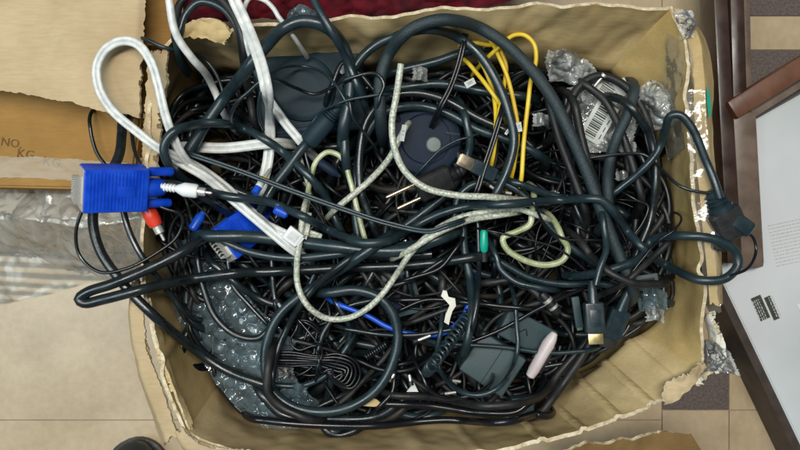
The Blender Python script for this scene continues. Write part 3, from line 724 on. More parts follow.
# small dark box near the front wall
t = thing_at('junction_box', 522, 404, -72, (4, 0, 4), 'tiny semi clear grey connector box at the front wall', 'connector box')
MB().box((0, 0, 0), (24, 18, 14), 2).build('housing', M['adapter'], t); MB().box((-2, 0, 7.3), (14, 9, .8), .2).build('lid', M['film_dark'], t)
# cream piece of card far bottom
# bubble wrap
BWP = [(150, 246), (164, 300), (186, 345), (214, 385), (238, 412), (262, 428), (300, 428), (330, 424), (318, 400), (300, 385), (290, 360), (298, 340), (280, 325), (258, 305), (232, 278), (218, 252), (196, 236)]
def bubble_sheet():
    hb = -66
    poly = [mm(a, b, hb)[:2] for a, b in BWP]
    xs = [p[0] for p in poly]; ys = [p[1] for p in poly]; st_ = 1.25
    nx = int((max(xs)-min(xs))/st_)+1; ny = int((max(ys)-min(ys))/st_)+1
    idx = {}; vs = []; fs = []
    r_ = random.Random(5); amp = {}
    def height(x, y):
        base = 12*nz(x, y, 2.2, .014) + 4*nz(x, y, 7, .05) - .10*max(0, -x-150)
        a = R(28); u = x*math.cos(a)+y*math.sin(a); v = -x*math.sin(a)+y*math.cos(a)
        u += 2.5*nz(x, y, 5, .05); v += 2.5*nz(x, y, 6, .05)
        D = 15; rv = D*.866; best = 0
        j0 = round(v/rv)
        for j in (j0-1, j0, j0+1):
            off = D/2 if j % 2 else 0
            i = round((u-off)/D)
            cx, cy = i*D+off, j*rv; key = (i, j)
            if key not in amp: amp[key] = (r_.uniform(.35, 1.15) if r_.random() > .12 else .1)
            d = math.hypot(u-cx, v-cy)/(D*.47)
            if d < 1: best = amp[key]*(3.2*math.sqrt(max(0, 1-d**3.5))) + (0 if amp[key] > .5 else .8*nz(x, y, 3, .4))
        return base + best
    for j in range(ny):
        for i in range(nx):
            x, y = min(xs)+i*st_, min(ys)+j*st_
            if in_poly(x, y, poly): idx[i, j] = len(vs); z = hb+height(x, y); vs.append((x, y, z))
    for (i, j), a in list(idx.items()):
        if (i+1, j) in idx and (i, j+1) in idx and (i+1, j+1) in idx: fs.append((a, idx[i+1, j], idx[i+1, j+1], idx[i, j+1]))
    for x, y, z in vs[::2]:
        i, j = hm_i(x, y); HM[i, j] = max(HM[i, j], z)
    me = bpy.data.meshes.new('bubble_wrap'); me.from_pydata([V3(v) for v in vs], [], fs); me.update()
    o = link('bubble_wrap', me, M['bubble']); tag(o, 'grey clear bubble wrap bunched in the near left corner of the box', 'bubble wrap')
bubble_sheet()
# crumpled clear bags
def film_thing(name, rows, m, label, cat, **k):
    o = film_sheet(name, rows, M[m], None, **k); tag(o, label, cat); return o
film_thing('plastic_bag', [px_row([(548, 50, -60), (565, 46, -45), (585, 58, -60)]), px_row([(545, 62, -55), (568, 62, -38), (595, 68, -55)]), px_row([(550, 82, -65), (572, 84, -50), (600, 80, -60)])], 'film', 'crumpled clear bag by the far wall right of the yellow loop', 'plastic bag', nu=70, nv=56, amp=9, seed=51, fr=.03)
film_thing('plastic_bag', [px_row([(638, 88, -40), (652, 80, -32), (672, 92, -30)]), px_row([(640, 110, -46), (656, 108, -34), (678, 112, -24)]), px_row([(645, 132, -56), (658, 130, -44), (672, 128, -30)])], 'film', 'crumpled clear bag wedged against the right wall of the box', 'plastic bag', nu=70, nv=56, amp=8, seed=52, fr=.03)
film_thing('plastic_bag', [px_row([(572, 78, -66), (600, 74, -62), (640, 90, -62)]), px_row([(572, 120, -64), (606, 110, -58), (636, 125, -62)]), px_row([(578, 152, -68), (605, 152, -62), (632, 150, -68)])], 'film', 'clear component bag around the two barcode labels', 'plastic bag', nu=90, nv=80, amp=6, seed=53, fr=.03)
def barcode(px, py, h, rot, w, l, label, seed, bars=True):
    t = thing_at('barcode_label', px, py, h, rot, label, 'label')
    MB().box((0, 0, 0), (w, l, .5), 0).build('paper', M['label'], t, sharp=20)
    r_ = random.Random(seed); mb = MB(); y = -l*.42
    if bars:
        while y < l*.42:
            t_ = r_.choice((.7, 1.0, 1.7)); mb.box((-w*.08, y+t_/2, .45), (w*.5, t_, .3), 0); y += t_+r_.choice((.7, 1.0, 1.5))
    for i in range(4): mb.box((w*.36, -l*.3+i*l*.2, .45), (1.0, l*.13, .3), 0)
    mb.build('printed_bars', M['ink'], t, sharp=20)
barcode(599, 122, -57, (5, 10, -28), 26, 44, 'large white barcode label in a clear bag right of centre', 3)
barcode(608, 92, -60, (-6, 5, -32), 30, 15, 'short white barcode label just above the large one', 4)
barcode(622, 88, -60, (6, 10, 30), 16, 18, 'blank looking white label nearest the right wall', 5, False)
t = thing_at('screw_stub', 598, 82, -48, (0, -20, 52), 'small metal screw stub sticking up above the barcode labels', 'screw')
MB().lathe([(-9, 1.6), (7, 1.6), (7.5, 3.2), (10, 3.2), (10.6, 2)], (0, 0, 0), 'x', 16).build('screw_body', M['metal'], t)
r_ = random.Random(8)
for i, (x, y, w, lab) in enumerate(((346, 68, 12, 'shiny scrap of clear film beside the far speaker'), (628, 147, 16, 'crumpled shiny film scrap below the barcode labels'), (622, 176, 12, 'small pale film scrap between the right hand cables'), (541, 120, 16, 'crumpled film scrap right of the yellow leads'), (555, 195, 9, 'little triangular film scrap near the middle cable crossing'), (286, 372, 15, 'bright film scrap inside the big lower loop'), (298, 392, 18, 'dull film scrap at the bottom of the big lower loop'), (576, 95, 18, 'loose film scrap left of the barcode labels'), (655, 300, 24, 'flattened dull film scrap at the lower right of the heap'), (420, 74, 14, 'glinting film scrap right of the silver cable top'), (655, 315, 18, 'curled film scrap next to the near right corner'))):
    hgt = -52 if i != 4 else -50
    film_thing('film_scrap', [px_row([(x-w/2, y-w*.4, hgt-8), (x, y-w*.5, hgt), (x+w/2, y-w*.3, hgt-6)]), px_row([(x-w/2, y+w*.4, hgt-4), (x+2, y+w*.3, hgt+4), (x+w/2, y+w*.5, hgt-8)])], 'film' if i not in (6, 8) else 'film_dark', lab, 'plastic scrap', nu=30, nv=24, amp=4, seed=60+i, fr=.05)

# ================================================================== NAMED CABLES, from the bottom of the heap upward
def coil_mesh(pts, r, R0, turns):
    c = dense(pts, 1.0); s = solve(c, R0+r, DEF, (0, 0), 60)
    s = catmull(s[::6], 1.0); n = len(s)
    T = np.gradient(s, axis=0); T /= np.linalg.norm(T, axis=1)[:, None]
    k = turns*12; q = np.linspace(0, n-1, k); out = []
    for i, u in enumerate(q):
        p = np.array([np.interp(u, np.arange(n), s[:, j]) for j in range(3)]); t = T[int(u)]
        a = np.cross(t, (0, 0, 1)); a /= np.linalg.norm(a); b = np.cross(a, t); th = i*2*math.pi/12
        out.append(p+R0*(a*math.cos(th)+b*math.sin(th)))
    return sweep(np.array(out), circ(r, 8))

cable([(470, 300), (510, 309), (548, 300)], 3, 'matte', 'short dull black cable near the lower centre right, above the adapters')
cable([(400, 70), (435, 62), (465, 52), (500, 46)], 5, 'blueblack', 'slanting blue black cable under the two far arches, left of the yellow leads', base=-70)
cable([(398, 88), (440, 84), (475, 90), (520, 96)], 5, 'blueblack', 'level blue black cable above the round gadget', base=-70)
cable([(330, 90), (345, 62), (372, 88), (392, 112)], 3.2, 'black', 'black cable curving beside the far speaker')
cable([(248, 90), (243, 60), (238, 30), (222, 8, 8), (200, 2, 8), (186, 14, 8), (180, 30, 8)], 3.8, 'blueblack', 'dark cable arching over the far left corner of the box', base=-40, dive=(1, 1))
cable([(252, 110), (247, 80), (243, 40), (232, 12, 6), (214, -6, 10), (196, -8, 8), (180, 4, 4), (176, 24, 0)], 4, 'matte', 'black cable looping highest over the far left corner', base=-40)
cable([(150, 41, 4), (163, 47, 6), (185, 52), (205, 60), (216, 74), (224, 95)], 2, 'blueblack', 'thin dark lead running in over the far left corner', base=-20, dive=(40, 1))
# lower field
cable([(265, 398), (282, 414), (330, 419), (378, 416), (400, 402)], 5, 'black', 'thick black cable under the big lower loop at the front wall', base=-72)
cable([(262, 420), (300, 424), (372, 426), (440, 420), (505, 422), (535, 414)], 4, 'gloss', 'glossy black cable lowest along the front wall', base=-74)
cable([(390, 404), (430, 406), (475, 412), (515, 412), (530, 402)], 4, 'gloss', 'glossy black cable second from the front wall', base=-70)
cable([(400, 396), (440, 398), (490, 406), (540, 396), (560, 372), (588, 340)], 4, 'matte', 'dull black cable curving up along the front right wall', base=-74)
cable([(545, 408), (566, 380), (585, 352), (600, 325)], 4.6, 'matte', 'thick dull cable hugging the near right corner', base=-74)
cable([(372, 300), (345, 308), (325, 330), (318, 352)], 3.2, 'black', 'black cable curving inside the big lower loop', base=-66)
cable([(338, 306), (350, 330), (344, 356)], 3.2, 'black', 'short black cable upright inside the big lower loop', base=-66)
cable([(398, 350), (395, 370), (392, 392), (382, 404)], 2.6, 'gloss', 'short glossy lead right of the big lower loop', base=-66)
cable([(270, 385), (305, 385), (330, 372), (345, 350)], 3.2, 'blueblack', 'dark cable slanting across inside the big lower loop', base=-66)
cable([(345, 307), (368, 316), (388, 327), (412, 334), (444, 333), (462, 318), (468, 306)], 2.7, 'blue_pvc', 'bright blue cable showing between the black ones in the lower centre', base=-54)
cable([(352, 330), (378, 334), (415, 335), (460, 328)], 2.6, 'black', 'black lead just under the blue cable', base=-56)
cable([(500, 262), (530, 278), (560, 284), (600, 284), (660, 300)], 4, 'blueblack', 'dark cable sagging beneath the greenish cable', base=-64)
cable([(495, 282), (515, 280), (530, 288), (545, 302)], 4, 'matte', 'dull black cable hump left of the gold tipped plug', base=-58)
cable([(462, 345), (500, 330), (540, 308), (575, 292)], 2.3, 'gloss', 'slim glossy lead rising towards the gold tipped plug', base=-54)
cable([(448, 344), (500, 347), (550, 353), (584, 351)], 2.5, 'blueblack', 'slim lead running level over both adapters', base=-50)
cable([(516, 312), (517, 330), (518, 345), (512, 368), (500, 386), (480, 395), (458, 390), (442, 374), (437, 355), (440, 335)], 2.6, 'blueblack', 'slim lead looped under the square adapter', base=-52)
cable([(422, 375), (430, 390), (448, 398), (470, 396)], 2.4, 'gloss', 'short glossy lead left of the square adapter', base=-62)
cable([(405, 300), (440, 300), (480, 304), (520, 308)], 2.6, 'gloss', 'glossy lead passing under the torn white paper', base=-62)
cable([(400, 310), (425, 300), (452, 300)], 2.0, 'gloss', 'thin lead left of the torn white paper', base=-60)
cable([(418, 320), (440, 312), (458, 306)], 3.0, 'matte', 'short dull lead left under the torn white paper', base=-60)
# coiled cord
me = coil_mesh([(470, 313), (456, 333), (440, 355), (424, 376)], 1.7, 5.0, 17)
tag(link('coiled_cord', me, M['blueblack']), 'coiled black spring cord slanting left of the square adapter', 'coiled cord')
me = coil_mesh([(386, 344), (374, 352), (362, 360)], 1.2, 3.0, 10)
tag(link('coiled_cord', me, M['black']), 'small ribbed cord end inside the big lower loop', 'coiled cord')
# tied bundle
bt = empty('tied_lead', P(318, 368, -60), label='thin black lead folded in a bundle and tied, inside the big lower loop', cat='bundled lead')
BT = []
seqs = []
for i in range(6):
    y = 352+i*2.9
    L_ = [(268+i, 353+i*2.4), (290, 352+i*2.8), (318, 356+i*1.9), (338, 354+i*3.5), (356-i*2.5, 362+i*2.2), (360-i*4.5, 376), (352-i*3.5, 388-i*2), (336-i, 384-i*3.0), (322, 368+i)]
    d = dense(L_); s = solve(d, 1.5, -58, (0, 0), 60)
    me = sweep(s, circ(1.5, 8)); o = link('strand', me, M['gloss']); inst(o, bt)
me = sweep([mm(318, 351, -56), mm(318, 352, -42), mm(319, 361, -36), mm(320, 370, -40), mm(320, 372, -56)], circ(1.2, 8)); inst(link('tie', me, M['black']), bt)
cable([(300, 322), (312, 336), (322, 350), (318, 366)], 1.3, 'gloss', 'hair thin lead curling above the tied bundle', base=-55)
cable([(296, 330), (290, 342), (298, 350), (312, 346)], 1.3, 'gloss', 'small ring of thin lead above the tied bundle', base=-55)

# left: going out over the rim
c8 = [(122, 132, -45), (119, 155, -30), (104, 185, -10), (93, 215, 0), (99, 248, 5), (120, 280, 8), (150, 312, 6), (185, 342), (222, 368), (262, 384)]
cable(c8, 5, 'black', 'thick black cable bowing out past the left rim and over the bubble wrap', base=-50, dive=(45, 1))
cable([(121, 200, 0), (128, 228, 0), (138, 250, 0), (150, 268, -8), (175, 300, -40)], 3.2, 'black', 'black cable dropping from behind the large blue plug', base=-20)
cable([(90, 126, -50), (92, 138, -45), (98, 155, -45), (112, 172, -45)], 2, 'gloss', 'thin black lead hanging below the pale flap on the carton', base=-45, dive=(40, 40))
cable([(132, 134, -30), (134, 148, -20), (140, 165, -12)], 2, 'gloss', 'short thin lead hanging by the left torn edge', base=-30, dive=(40, 40))
cable([(84, 205, 20), (76, 232, 14), (80, 256, 12), (100, 272, 10), (128, 268, 10), (158, 252, 4), (176, 238, 0), (183, 222, 0), (180, 214, 0), (166, 209, 8), (150, 202, 14)], 1.7, 'gloss', 'thin black lead hanging in a loop under the large blue plug', base=0, dive=(0, 0))
cable([(198, 262), (204, 290), (216, 318), (236, 335), (258, 338), (272, 326)], 3.6, 'black', 'black cable hooking over the bubble wrap', base=-48)
cable([(228, 262), (232, 284), (250, 306), (265, 322)], 2.6, 'black', 'slim cable along the right edge of the bubble wrap', base=-48)
cable([(216, 266), (245, 290), (270, 303), (290, 306)], 4, 'black', 'dull cable beneath the second blue plug going down right', base=-55)
cable([(272, 262), (273, 285), (276, 305)], 3, 'black', 'short upright cable above the big lower loop', base=-55)
# inner round loops near the gadget
cable([(358, 235), (355, 205), (357, 170), (366, 135), (386, 112), (416, 106), (446, 113), (478, 130), (508, 140), (530, 150)], 4.8, 'blueblack', 'inner of two thick dark loops around the round gadget', base=-55)
cable([(372, 222), (361, 190), (360, 150), (368, 118), (388, 98), (415, 93), (445, 100), (478, 118), (505, 130)], 4.4, 'black', 'outer of two thick dark loops around the round gadget', base=-50)
cable([(466, 120), (470, 145), (462, 170), (448, 192), (420, 215), (396, 232)], 4.4, 'blueblack', 'dark cable passing down beside the brass prongs', base=-55)
cable([(590, 88), (604, 100), (617, 122), (628, 150), (640, 190)], 4.2, 'matte', 'dull black cable crossing the barcode labels', base=-44)
cable([(568, 110), (578, 88), (598, 76), (622, 84), (642, 108), (652, 140), (656, 180)], 4.6, 'matte', 'dull black cable arched over the barcode labels', base=-48)
cable([(576, 110), (582, 140), (590, 168), (602, 200)], 4.6, 'matte', 'dull black cable left of the large barcode label', base=-42)
cable([(632, 100), (627, 116), (616, 140), (608, 172), (608, 205)], 5.8, 'sleeve', 'thick dark cable right of the large barcode label', base=-48)
cable([(634, 110), (650, 135), (656, 175), (650, 220), (638, 250), (626, 280)], 4.5, 'black', 'dark cable running down near the right inner wall', base=-48)
cable([(546, 90), (560, 140), (575, 180), (584, 205)], 5, 'matte', 'dull cable just left of the long thick diagonal one', base=-56)
cable([(463, 214), (464, 245), (470, 280), (472, 312), (468, 338)], 4.4, 'blueblack', 'upright dark cable left of the green plug', base=-52)
cable([(478, 222), (479, 260), (477, 300), (474, 320)], 2.8, 'black', 'slimmer upright cable right beside the green plug', base=-52)
cable([(497, 258), (500, 268), (516, 282), (540, 288)], 3.4, 'blueblack', 'short dark cable under the green plug', base=-56)
cable([(456, 212), (458, 198), (470, 186), (490, 182), (512, 187), (532, 204), (552, 230), (575, 250), (605, 268)], 4.2, 'blueblack', 'dark cable arching at the centre then down to the right', base=-48)
cable([(520, 184), (545, 193), (570, 200)], 3.8, 'blueblack', 'short dark cable right of the central arch', base=-50)
# flat white leads
W2p = multi(2, 3.0)
cable([(168, -30, 25), (170, 5, 22), (176, 34, 14), (192, 58, 0), (206, 74), (217, 96)], 4, 'white', 'round white cable coming in at the top left corner', base=-30, dive=(0, 1))
cable([(192, 147), (225, 148), (262, 144)], 3, 'white', 'short flat white lead lying level behind the dark loop', prof=W2p, flat=True, base=-46, dive=(1, 1))
cable([(276, 110), (286, 124), (296, 136)], 3, 'white', 'short flat white lead end beside the white ribbon', prof=multi(2, 2.6), flat=True, base=-48, dive=(1, 1))
cable([(246, 40, 0), (243, 14, 14), (250, -2, 18), (264, 0, 16), (274, 9, 6), (278, 16, -12)], 2.4, 'white', 'thin white lead arched over the far rim onto the red cloth', base=-20)
# silver and green cables
cable([(303, 168), (309, 190), (305, 218), (303, 240)], 2.5, 'braid', 'silvery sleeve strand running down to the pale connector', base=-46)
cable([(310, 182), (316, 162), (328, 152), (342, 158), (350, 180), (357, 208), (364, 236)], 2.9, 'green_braid', 'greenish sleeve cable in a narrow arch left of centre', base=-44)
cable([(400, 138), (388, 160), (368, 182), (344, 202)], 3.4, 'braid', 'silvery cable slanting under the tall silvery loop', base=-46)
cable([(532, 210), (530, 224), (516, 232), (503, 238), (506, 248), (524, 260), (545, 265), (563, 260), (568, 248), (562, 238)], 3.4, 'green_braid', 'yellow green cable curled right of the green plug', base=-42)
# yellow leads
cable([(478, 56), (486, 72), (493, 92), (496, 120), (494, 140)], 2.35, 'yellow', 'leftmost yellow lead beside the far arches', base=-52)
cable([(500, 50), (506, 66), (503, 92), (498, 118), (494, 150)], 2.35, 'yellow', 'second yellow lead, slanting down left', base=-46)
cable([(497, 52), (507, 76), (514, 104), (518, 132), (514, 165)], 2.35, 'yellow', 'third yellow lead, bowing slightly right', base=-44)
cable([(478, 43), (490, 45), (500, 42)], 2.4, 'yellow', 'short yellow lead lying level under the far arches', base=-50)
cable([(522, 172), (524, 140), (528, 104), (531, 80), (536, 60), (534, 44), (524, 35), (512, 36), (502, 45)], 2.35, 'yellow', 'yellow lead bent into a tall hook at the right', base=-38)
cable([(474, 70), (484, 82), (496, 98)], 2.35, 'yellow', 'short yellow lead low behind the dark inner arch', base=-56)
# big arches
cable([(345, 150), (344, 118), (348, 84), (358, 62), (376, 45), (402, 34), (430, 29), (455, 36), (478, 53), (496, 80), (508, 110), (514, 140), (508, 168), (498, 190)], 5.0, 'blueblack', 'inner of the two thick arches at the far wall', base=-34, cap=50)
cable([(380, 104), (380, 80), (390, 52), (410, 30), (440, 20), (470, 24), (500, 40), (528, 66), (552, 98), (572, 138), (588, 175), (602, 212), (616, 248), (630, 280)], 6.2, 'sleeve', 'thickest dark cable arching from the far wall down to the right', base=-20, cap=60)
cable([(345, 120), (350, 90), (349, 62), (338, 38), (322, 25), (303, 21), (284, 28), (264, 48), (240, 78), (214, 112), (192, 146), (180, 166)], 6.2, 'blueblack', 'thick blue black cable humped over the far left of the heap', base=-28, cap=60)
cable([(300, -30, 16), (316, 4, 16), (332, 32, 10), (346, 58), (356, 82)], 3.8, 'blueblack', 'dark cable coming in over the far rim beside the red cloth', base=-20, dive=(0, 1), cap=70)
cable([(245, 95), (268, 78), (296, 88), (315, 94), (350, 78), (376, 74), (384, 84), (380, 96)], 1.9, 'black', 'thin black lead wandering over the slate speaker', base=-44)
cable([(262, 88), (272, 72), (292, 66), (318, 70), (335, 84), (345, 100)], 1.5, 'blueblack', 'thin grey lead curved round the speaker dome', base=-50)
cable([(376, 95), (345, 101), (322, 112), (308, 130), (305, 150), (309, 168)], 1.4, 'blueblack', 'thin grey lead curving over the barrel shaped plug', base=-40)
cable([(350, 104), (353, 118), (362, 130)], 1.6, 'black', 'thin lead just left of the round gadget', base=-46)
cable([(425, 165), (440, 150), (458, 140), (466, 138)], 1.3, 'blueblack', 'thin grey lead across the gadget button', base=-44)
# horizontal strands in the lower left third
cable([(207, 178), (240, 192), (262, 200)], 4, 'black', 'dark cable under the flat white ribbons', base=-40)
cable([(470, 258), (440, 262), (400, 266), (340, 268), (290, 271), (240, 273), (190, 279), (140, 290, 6), (105, 299, 12), (84, 303, 14), (79, 299, 15), (88, 292, 16), (112, 284, 14), (150, 268, 8), (182, 252, 0), (206, 238), (232, 236), (270, 241), (320, 249), (375, 256), (432, 254)], 5.2, 'black', 'long black cable doubled back in a sharp loop beyond the left rim', base=-36, cap=50, dive=(1, 0))
cable([(220, 240), (250, 252), (290, 258), (330, 255), (380, 248), (425, 243)], 4.2, 'blueblack', 'dark cable sagging below the second blue plug', base=-30)
cable([(214, 236), (255, 237), (310, 243), (365, 250), (405, 250), (436, 240)], 6.4, 'blueblack', 'thickest level cable over the second blue plug', base=-28, cap=60)
cable([(440, 262), (410, 280), (385, 288)], 2.3, 'black', 'thin lead curving below the centre crossing', base=-46)
cable([(455, 250), (440, 268), (412, 278)], 2.2, 'gloss', 'thin glossy lead right of the centre crossing', base=-46)
# big lower loop
cable([(372, 248), (352, 262), (325, 280), (300, 296), (280, 314), (268, 338), (265, 366), (272, 390), (292, 406), (322, 412), (352, 406), (378, 388), (393, 362), (398, 335), (392, 312), (378, 297), (355, 290), (335, 292)], 5.2, 'blueblack', 'thick dark cable forming the big lower loop', base=-40, cap=40)
cable([(345, 262), (318, 284), (296, 312), (284, 335), (276, 355), (272, 380)], 3.6, 'black', 'dark cable riding inside the left of the big lower loop', base=-48)
cable([(268, 372), (268, 392), (280, 406), (300, 416)], 4.6, 'matte', 'dull black cable hooking below the big lower loop', base=-62)
# silver long cable, on top
cable([(534, 214), (518, 209), (490, 211), (456, 219), (430, 234), (410, 254), (398, 272), (384, 292), (368, 308), (348, 318), (326, 318), (308, 306), (298, 286), (297, 262), (300, 240), (302, 222)], 3.2, 'braid', 'long silvery sleeved cable sweeping from the centre into a lower loop', base=-34, dive=(1, 1))
cable([(401, 64, 6), (399, 78), (396, 98, 6), (392, 122, 4), (394, 146, 2), (404, 170, 0), (424, 187, 0), (455, 195, 0), (490, 197, -6), (520, 200)], 3.4, 'braid', 'tall silvery sleeved cable with a blunt top at the centre', base=-26, dive=(0, 1))
cable([(418, 245), (440, 232), (470, 220), (500, 215)], 3.2, 'braid', 'short silvery strand right under the long silvery cable', base=-40)
# white ribbon
wl = [(276, 232), (250, 210), (226, 187), (203, 170), (184, 160), (160, 149, 8), (136, 131, 14), (112, 110, 16), (99, 88, 16), (97, 66, 16), (106, 49, 18), (122, 41, 20), (137, 44, 22), (150, 60, 22), (158, 84, 20), (164, 110, 14), (172, 134, 8), (186, 160), (206, 176), (234, 200), (262, 222), (290, 236)]
cable(wl, 3, 'white', 'flat white twin lead bent into a tall loop over the left flap', prof=multi(2, 2.35, .9), flat=True, base=-18, cap=60, stiff=(5, 4))
cable([(226, -30, 36), (233, -4, 34), (243, 18, 26), (254, 44, 12), (263, 72, 0), (268, 100), (270, 130), (268, 160), (262, 186)], 3, 'white', 'wide flat white ribbon hanging down from the far rim', prof=multi(2, 3.1, .6), flat=True, base=-14, cap=60, dive=(0, 1))
wl2 = [(182, 158), (206, 172), (232, 194), (258, 216), (284, 238)]
cable([(a+1, b+6) for a, b in wl2], 3, 'white', 'lower flat white lead beside the pale connector', prof=multi(2, 2.5, .9), flat=True, base=-22, cap=60)
cable([(610, 270), (640, 258), (652, 240), (690, 236, 4), (716, 240, 6), (734, 250, 4), (738, 264, 4), (726, 278, 4), (700, 280, 5), (676, 270), (652, 256), (628, 232), (612, 210), (600, 200), (560, 200), (510, 204), (470, 206), (440, 214), (415, 226), (390, 240), (365, 243), (335, 233), (300, 215), (265, 201), (232, 197), (205, 190), (182, 178), (168, 163), (164, 147), (172, 133), (192, 125), (218, 123), (245, 129), (275, 146), (303, 170), (325, 196), (336, 220)],
      4.5, 'blueblack', 'very long dark cable crossing the whole heap, looped at both the left and the right', base=-44)
# thin twin leads on top
cable([(196, 156), (240, 171), (290, 190), (340, 208), (390, 224), (430, 231), (446, 226)], 1.6, 'blueblack', 'thin flat twin lead stretched across the white ribbons', prof=multi(2, 1.5), flat=True, base=-8, cap=60)
cable([(463, 46), (458, 66), (450, 88), (444, 100)], 1.6, 'gloss', 'short glossy twin lead crossing under the far arches', prof=multi(2, 1.7), flat=True, base=-30)
cable([(500, 118), (492, 144), (484, 168), (478, 188)], 1.6, 'gloss', 'short glossy twin lead left of the yellow leads', prof=multi(2, 1.7), flat=True, base=-30)
cable([(495, 232), (530, 240), (560, 250), (585, 270), (597, 284)], 1.2, 'gloss', 'hair thin lead curving towards the gold tipped plug', base=-36)
cable([(535, 205), (545, 225), (562, 238), (600, 240)], 1.5, 'gloss', 'thin lead over the green sleeve curl', base=-36)
cable([(596, 157), (620, 154), (645, 155), (660, 168), (680, 186, 2), (700, 192, 8), (716, 193, 10)], 1.6, 'black', 'thin lead running from the heap over the right rim', base=-36, dive=(1, 0))
cable([(738, 232, 6), (752, 236, 0), (756, 252, -4), (748, 268, -2), (730, 276, 0)], 1.5, 'gloss', 'thin lead looped beyond the right rim', base=-4, dive=(0, 0))
cable([(720, 198, 12), (714, 180, 12), (704, 156, 12), (692, 128, 14), (680, 115, 12), (670, 116, 4), (665, 132), (657, 152), (640, 172), (620, 188)], 4.0, 'blueblack', 'dark power cable climbing over the right rim to its plug', base=-34, dive=(0, 1))
cable([(620, 290), (640, 262), (660, 240), (672, 232)], 1.2, 'gloss', 'hair thin lead near the right inner wall', base=-38)
cable([(636, 200), (648, 206), (643, 222), (636, 232)], 1.2, 'black', 'tiny hooked lead end at the right of the heap', base=-38)
cable([(598, 296), (620, 286), (648, 262), (665, 246)], 3.4, 'matte', 'dull cable behind the gold tipped plug', base=-50)
cable([(590, 255), (612, 274), (636, 284), (652, 284)], 4.0, 'matte', 'dull dark cable low beside the right inner wall', base=-52)

# ------------------------------------------------------------------ plugs
def vga(px, py, h, rot, label, s=1.0, visible_pins=True):
    t = thing_at('video_plug', px, py, h, rot, label, 'video plug', 'blue video plugs')
    t.scale = (s, s, s)
    mb = MB().box((2, 0, 0), (58, 42, 23), 2.6, seg=3)
    for i in range(16):
        mb.box((-22+i*3.1, 0, 11.4), (1.4, 36, 1.0), .35); mb.box((-22+i*3.1, 0, -11.4), (1.4, 36, 1.0), .35)
        mb.box((-22+i*3.1, 20.9, 0), (1.4, .9, 14), .3); mb.box((-22+i*3.1, -20.9, 0), (1.4, .9, 14), .3)
    mb.box((2, -21.2, 0), (56, .6, .8), .1); mb.box((2, 21.2, 0), (56, .6, .8), .1)
    mb.build('plug_body', M['blue'], t)
    MB().box((10, 0, 11.9), (16, 11, .9), .3).build('grip_pad', M['blue'], t)
    MB().lathe([(30, 10.5), (36, 10), (47, 8), (49, 6.5)], (0, 0, 0), 'x', 24, 1.0).build('strain_relief', M['blue'], t)
    fl = MB().box((-26.8, 0, 0), (1.6, 40, 19), .4).build('flange', M['metal'], t)
    # D shaped shell
    def dring(w, hh, t_):
        return [(-w, hh), (w, hh), (w*.86, -hh), (-w*.86, -hh)]
    mb = MB()
    a = dring(13, 6.6, 0)
    b = bmesh.new()
    outer0 = [b.verts.new((-27.4, x, z)) for x, z in a]; outer1 = [b.verts.new((-34, x, z)) for x, z in a]
    ia = dring(12.2, 5.8, 0); in1 = [b.verts.new((-34, x, z)) for x, z in ia]; in0 = [b.verts.new((-28, x, z)) for x, z in ia]
    for i in range(4):
        j = (i+1) % 4
        b.faces.new((outer0[i], outer0[j], outer1[j], outer1[i])); b.faces.new((outer1[i], outer1[j], in1[j], in1[i])); b.faces.new((in1[i], in1[j], in0[j], in0[i]))
    mb._add(b); mb.build('shell', M['metal'], t)
    MB().box((-30, 0, 0), (4, 20.5, 10.8), 0).build('pin_block', M['white_plastic' if not visible_pins else 'button'], t)
    mb = MB()
    for row in range(3):
        for i in range(5): mb.lathe([(-31.6, .95), (-34.6, .9), (-35, .3)], (0, -8.2+i*4.1+(row % 2)*1.2, -2.6+row*2.6), 'x', 8)
    mb.build('pins', M['metal' if visible_pins else 'hole'], t)
    for sgn in (-1, 1):
        ts = MB().lathe([(28, 3.0), (33, 3.2), (34, 4.6), (54, 4.4), (56, 3.6), (56.4, 1)], (0, sgn*16, 0), 'x', 18)
        ts.build('thumbscrew', M['blue'], t)
    return t
vga(112, 188, 44, (22, 36, 3), 'large blue video plug jutting out over the left rim, pins facing left', 1.0)
vga(239, 233, -50, (14, 40, 44), 'second blue video plug, half buried under the level cables', .95, False)
# cable behind the large plug
cable([(153, 185, 6), (170, 184, 6), (195, 192, 4), (222, 208), (240, 222)], 4.6, 'black', 'black cable leading from the large blue video plug into the heap', base=-30, dive=(0, 1))
t = thing_at('audio_jack', 197, 222, -34, (0, 10, 60), 'small blue plug end showing between the two blue video plugs', 'audio jack')
MB().lathe([(-10, 3), (-8, 5), (6, 5.2), (9, 3.6), (12, 3)], (0, 0, 0), 'x', 18).build('jack_grip', M['blue_pvc'], t)

def rca(px, py, h, rot, m, label, L_=1.0, ribs=True):
    t = thing_at('audio_plug', px, py, h, rot, label, 'audio plug')
    pr = [(-4, 2.2), (-3, 3.8)]
    if ribs:
        for i in range(5): pr += [(-2+i*3, 4.1), (-.6+i*3, 4.1), (-.4+i*3, 3.3), (.8+i*3, 3.3)]
        pr += [(14, 4.2), (20, 7), (31, 7), (33, 6.2), (33.2, 3)]
    else: pr += [(2, 5.0), (10, 7.4), (20, 7.6), (26, 6.4), (26.3, 3)]
    MB().lathe(pr, (0, 0, 0), 'x', 24).build('plug_grip', M[m], t)
    return t
t = rca(163, 187, 22, (0, 6, -7), 'white_plastic', 'white audio plug with ribbed grip, just right of the large blue plug')
MB().lathe([(33, 4.2), (40, 4.2), (40.4, 3.4)], (0, 0, 0), 'x', 20).build('metal_collar', M['metal'], t)
MB().lathe([(40, 1.4), (46, 1.4), (47, .6)], (0, 0, 0), 'x', 12).build('tip', M['metal'], t)
t = rca(144, 202, 10, (0, 12, -66), 'red', 'red audio plug pointing down, below the large blue plug', ribs=False)
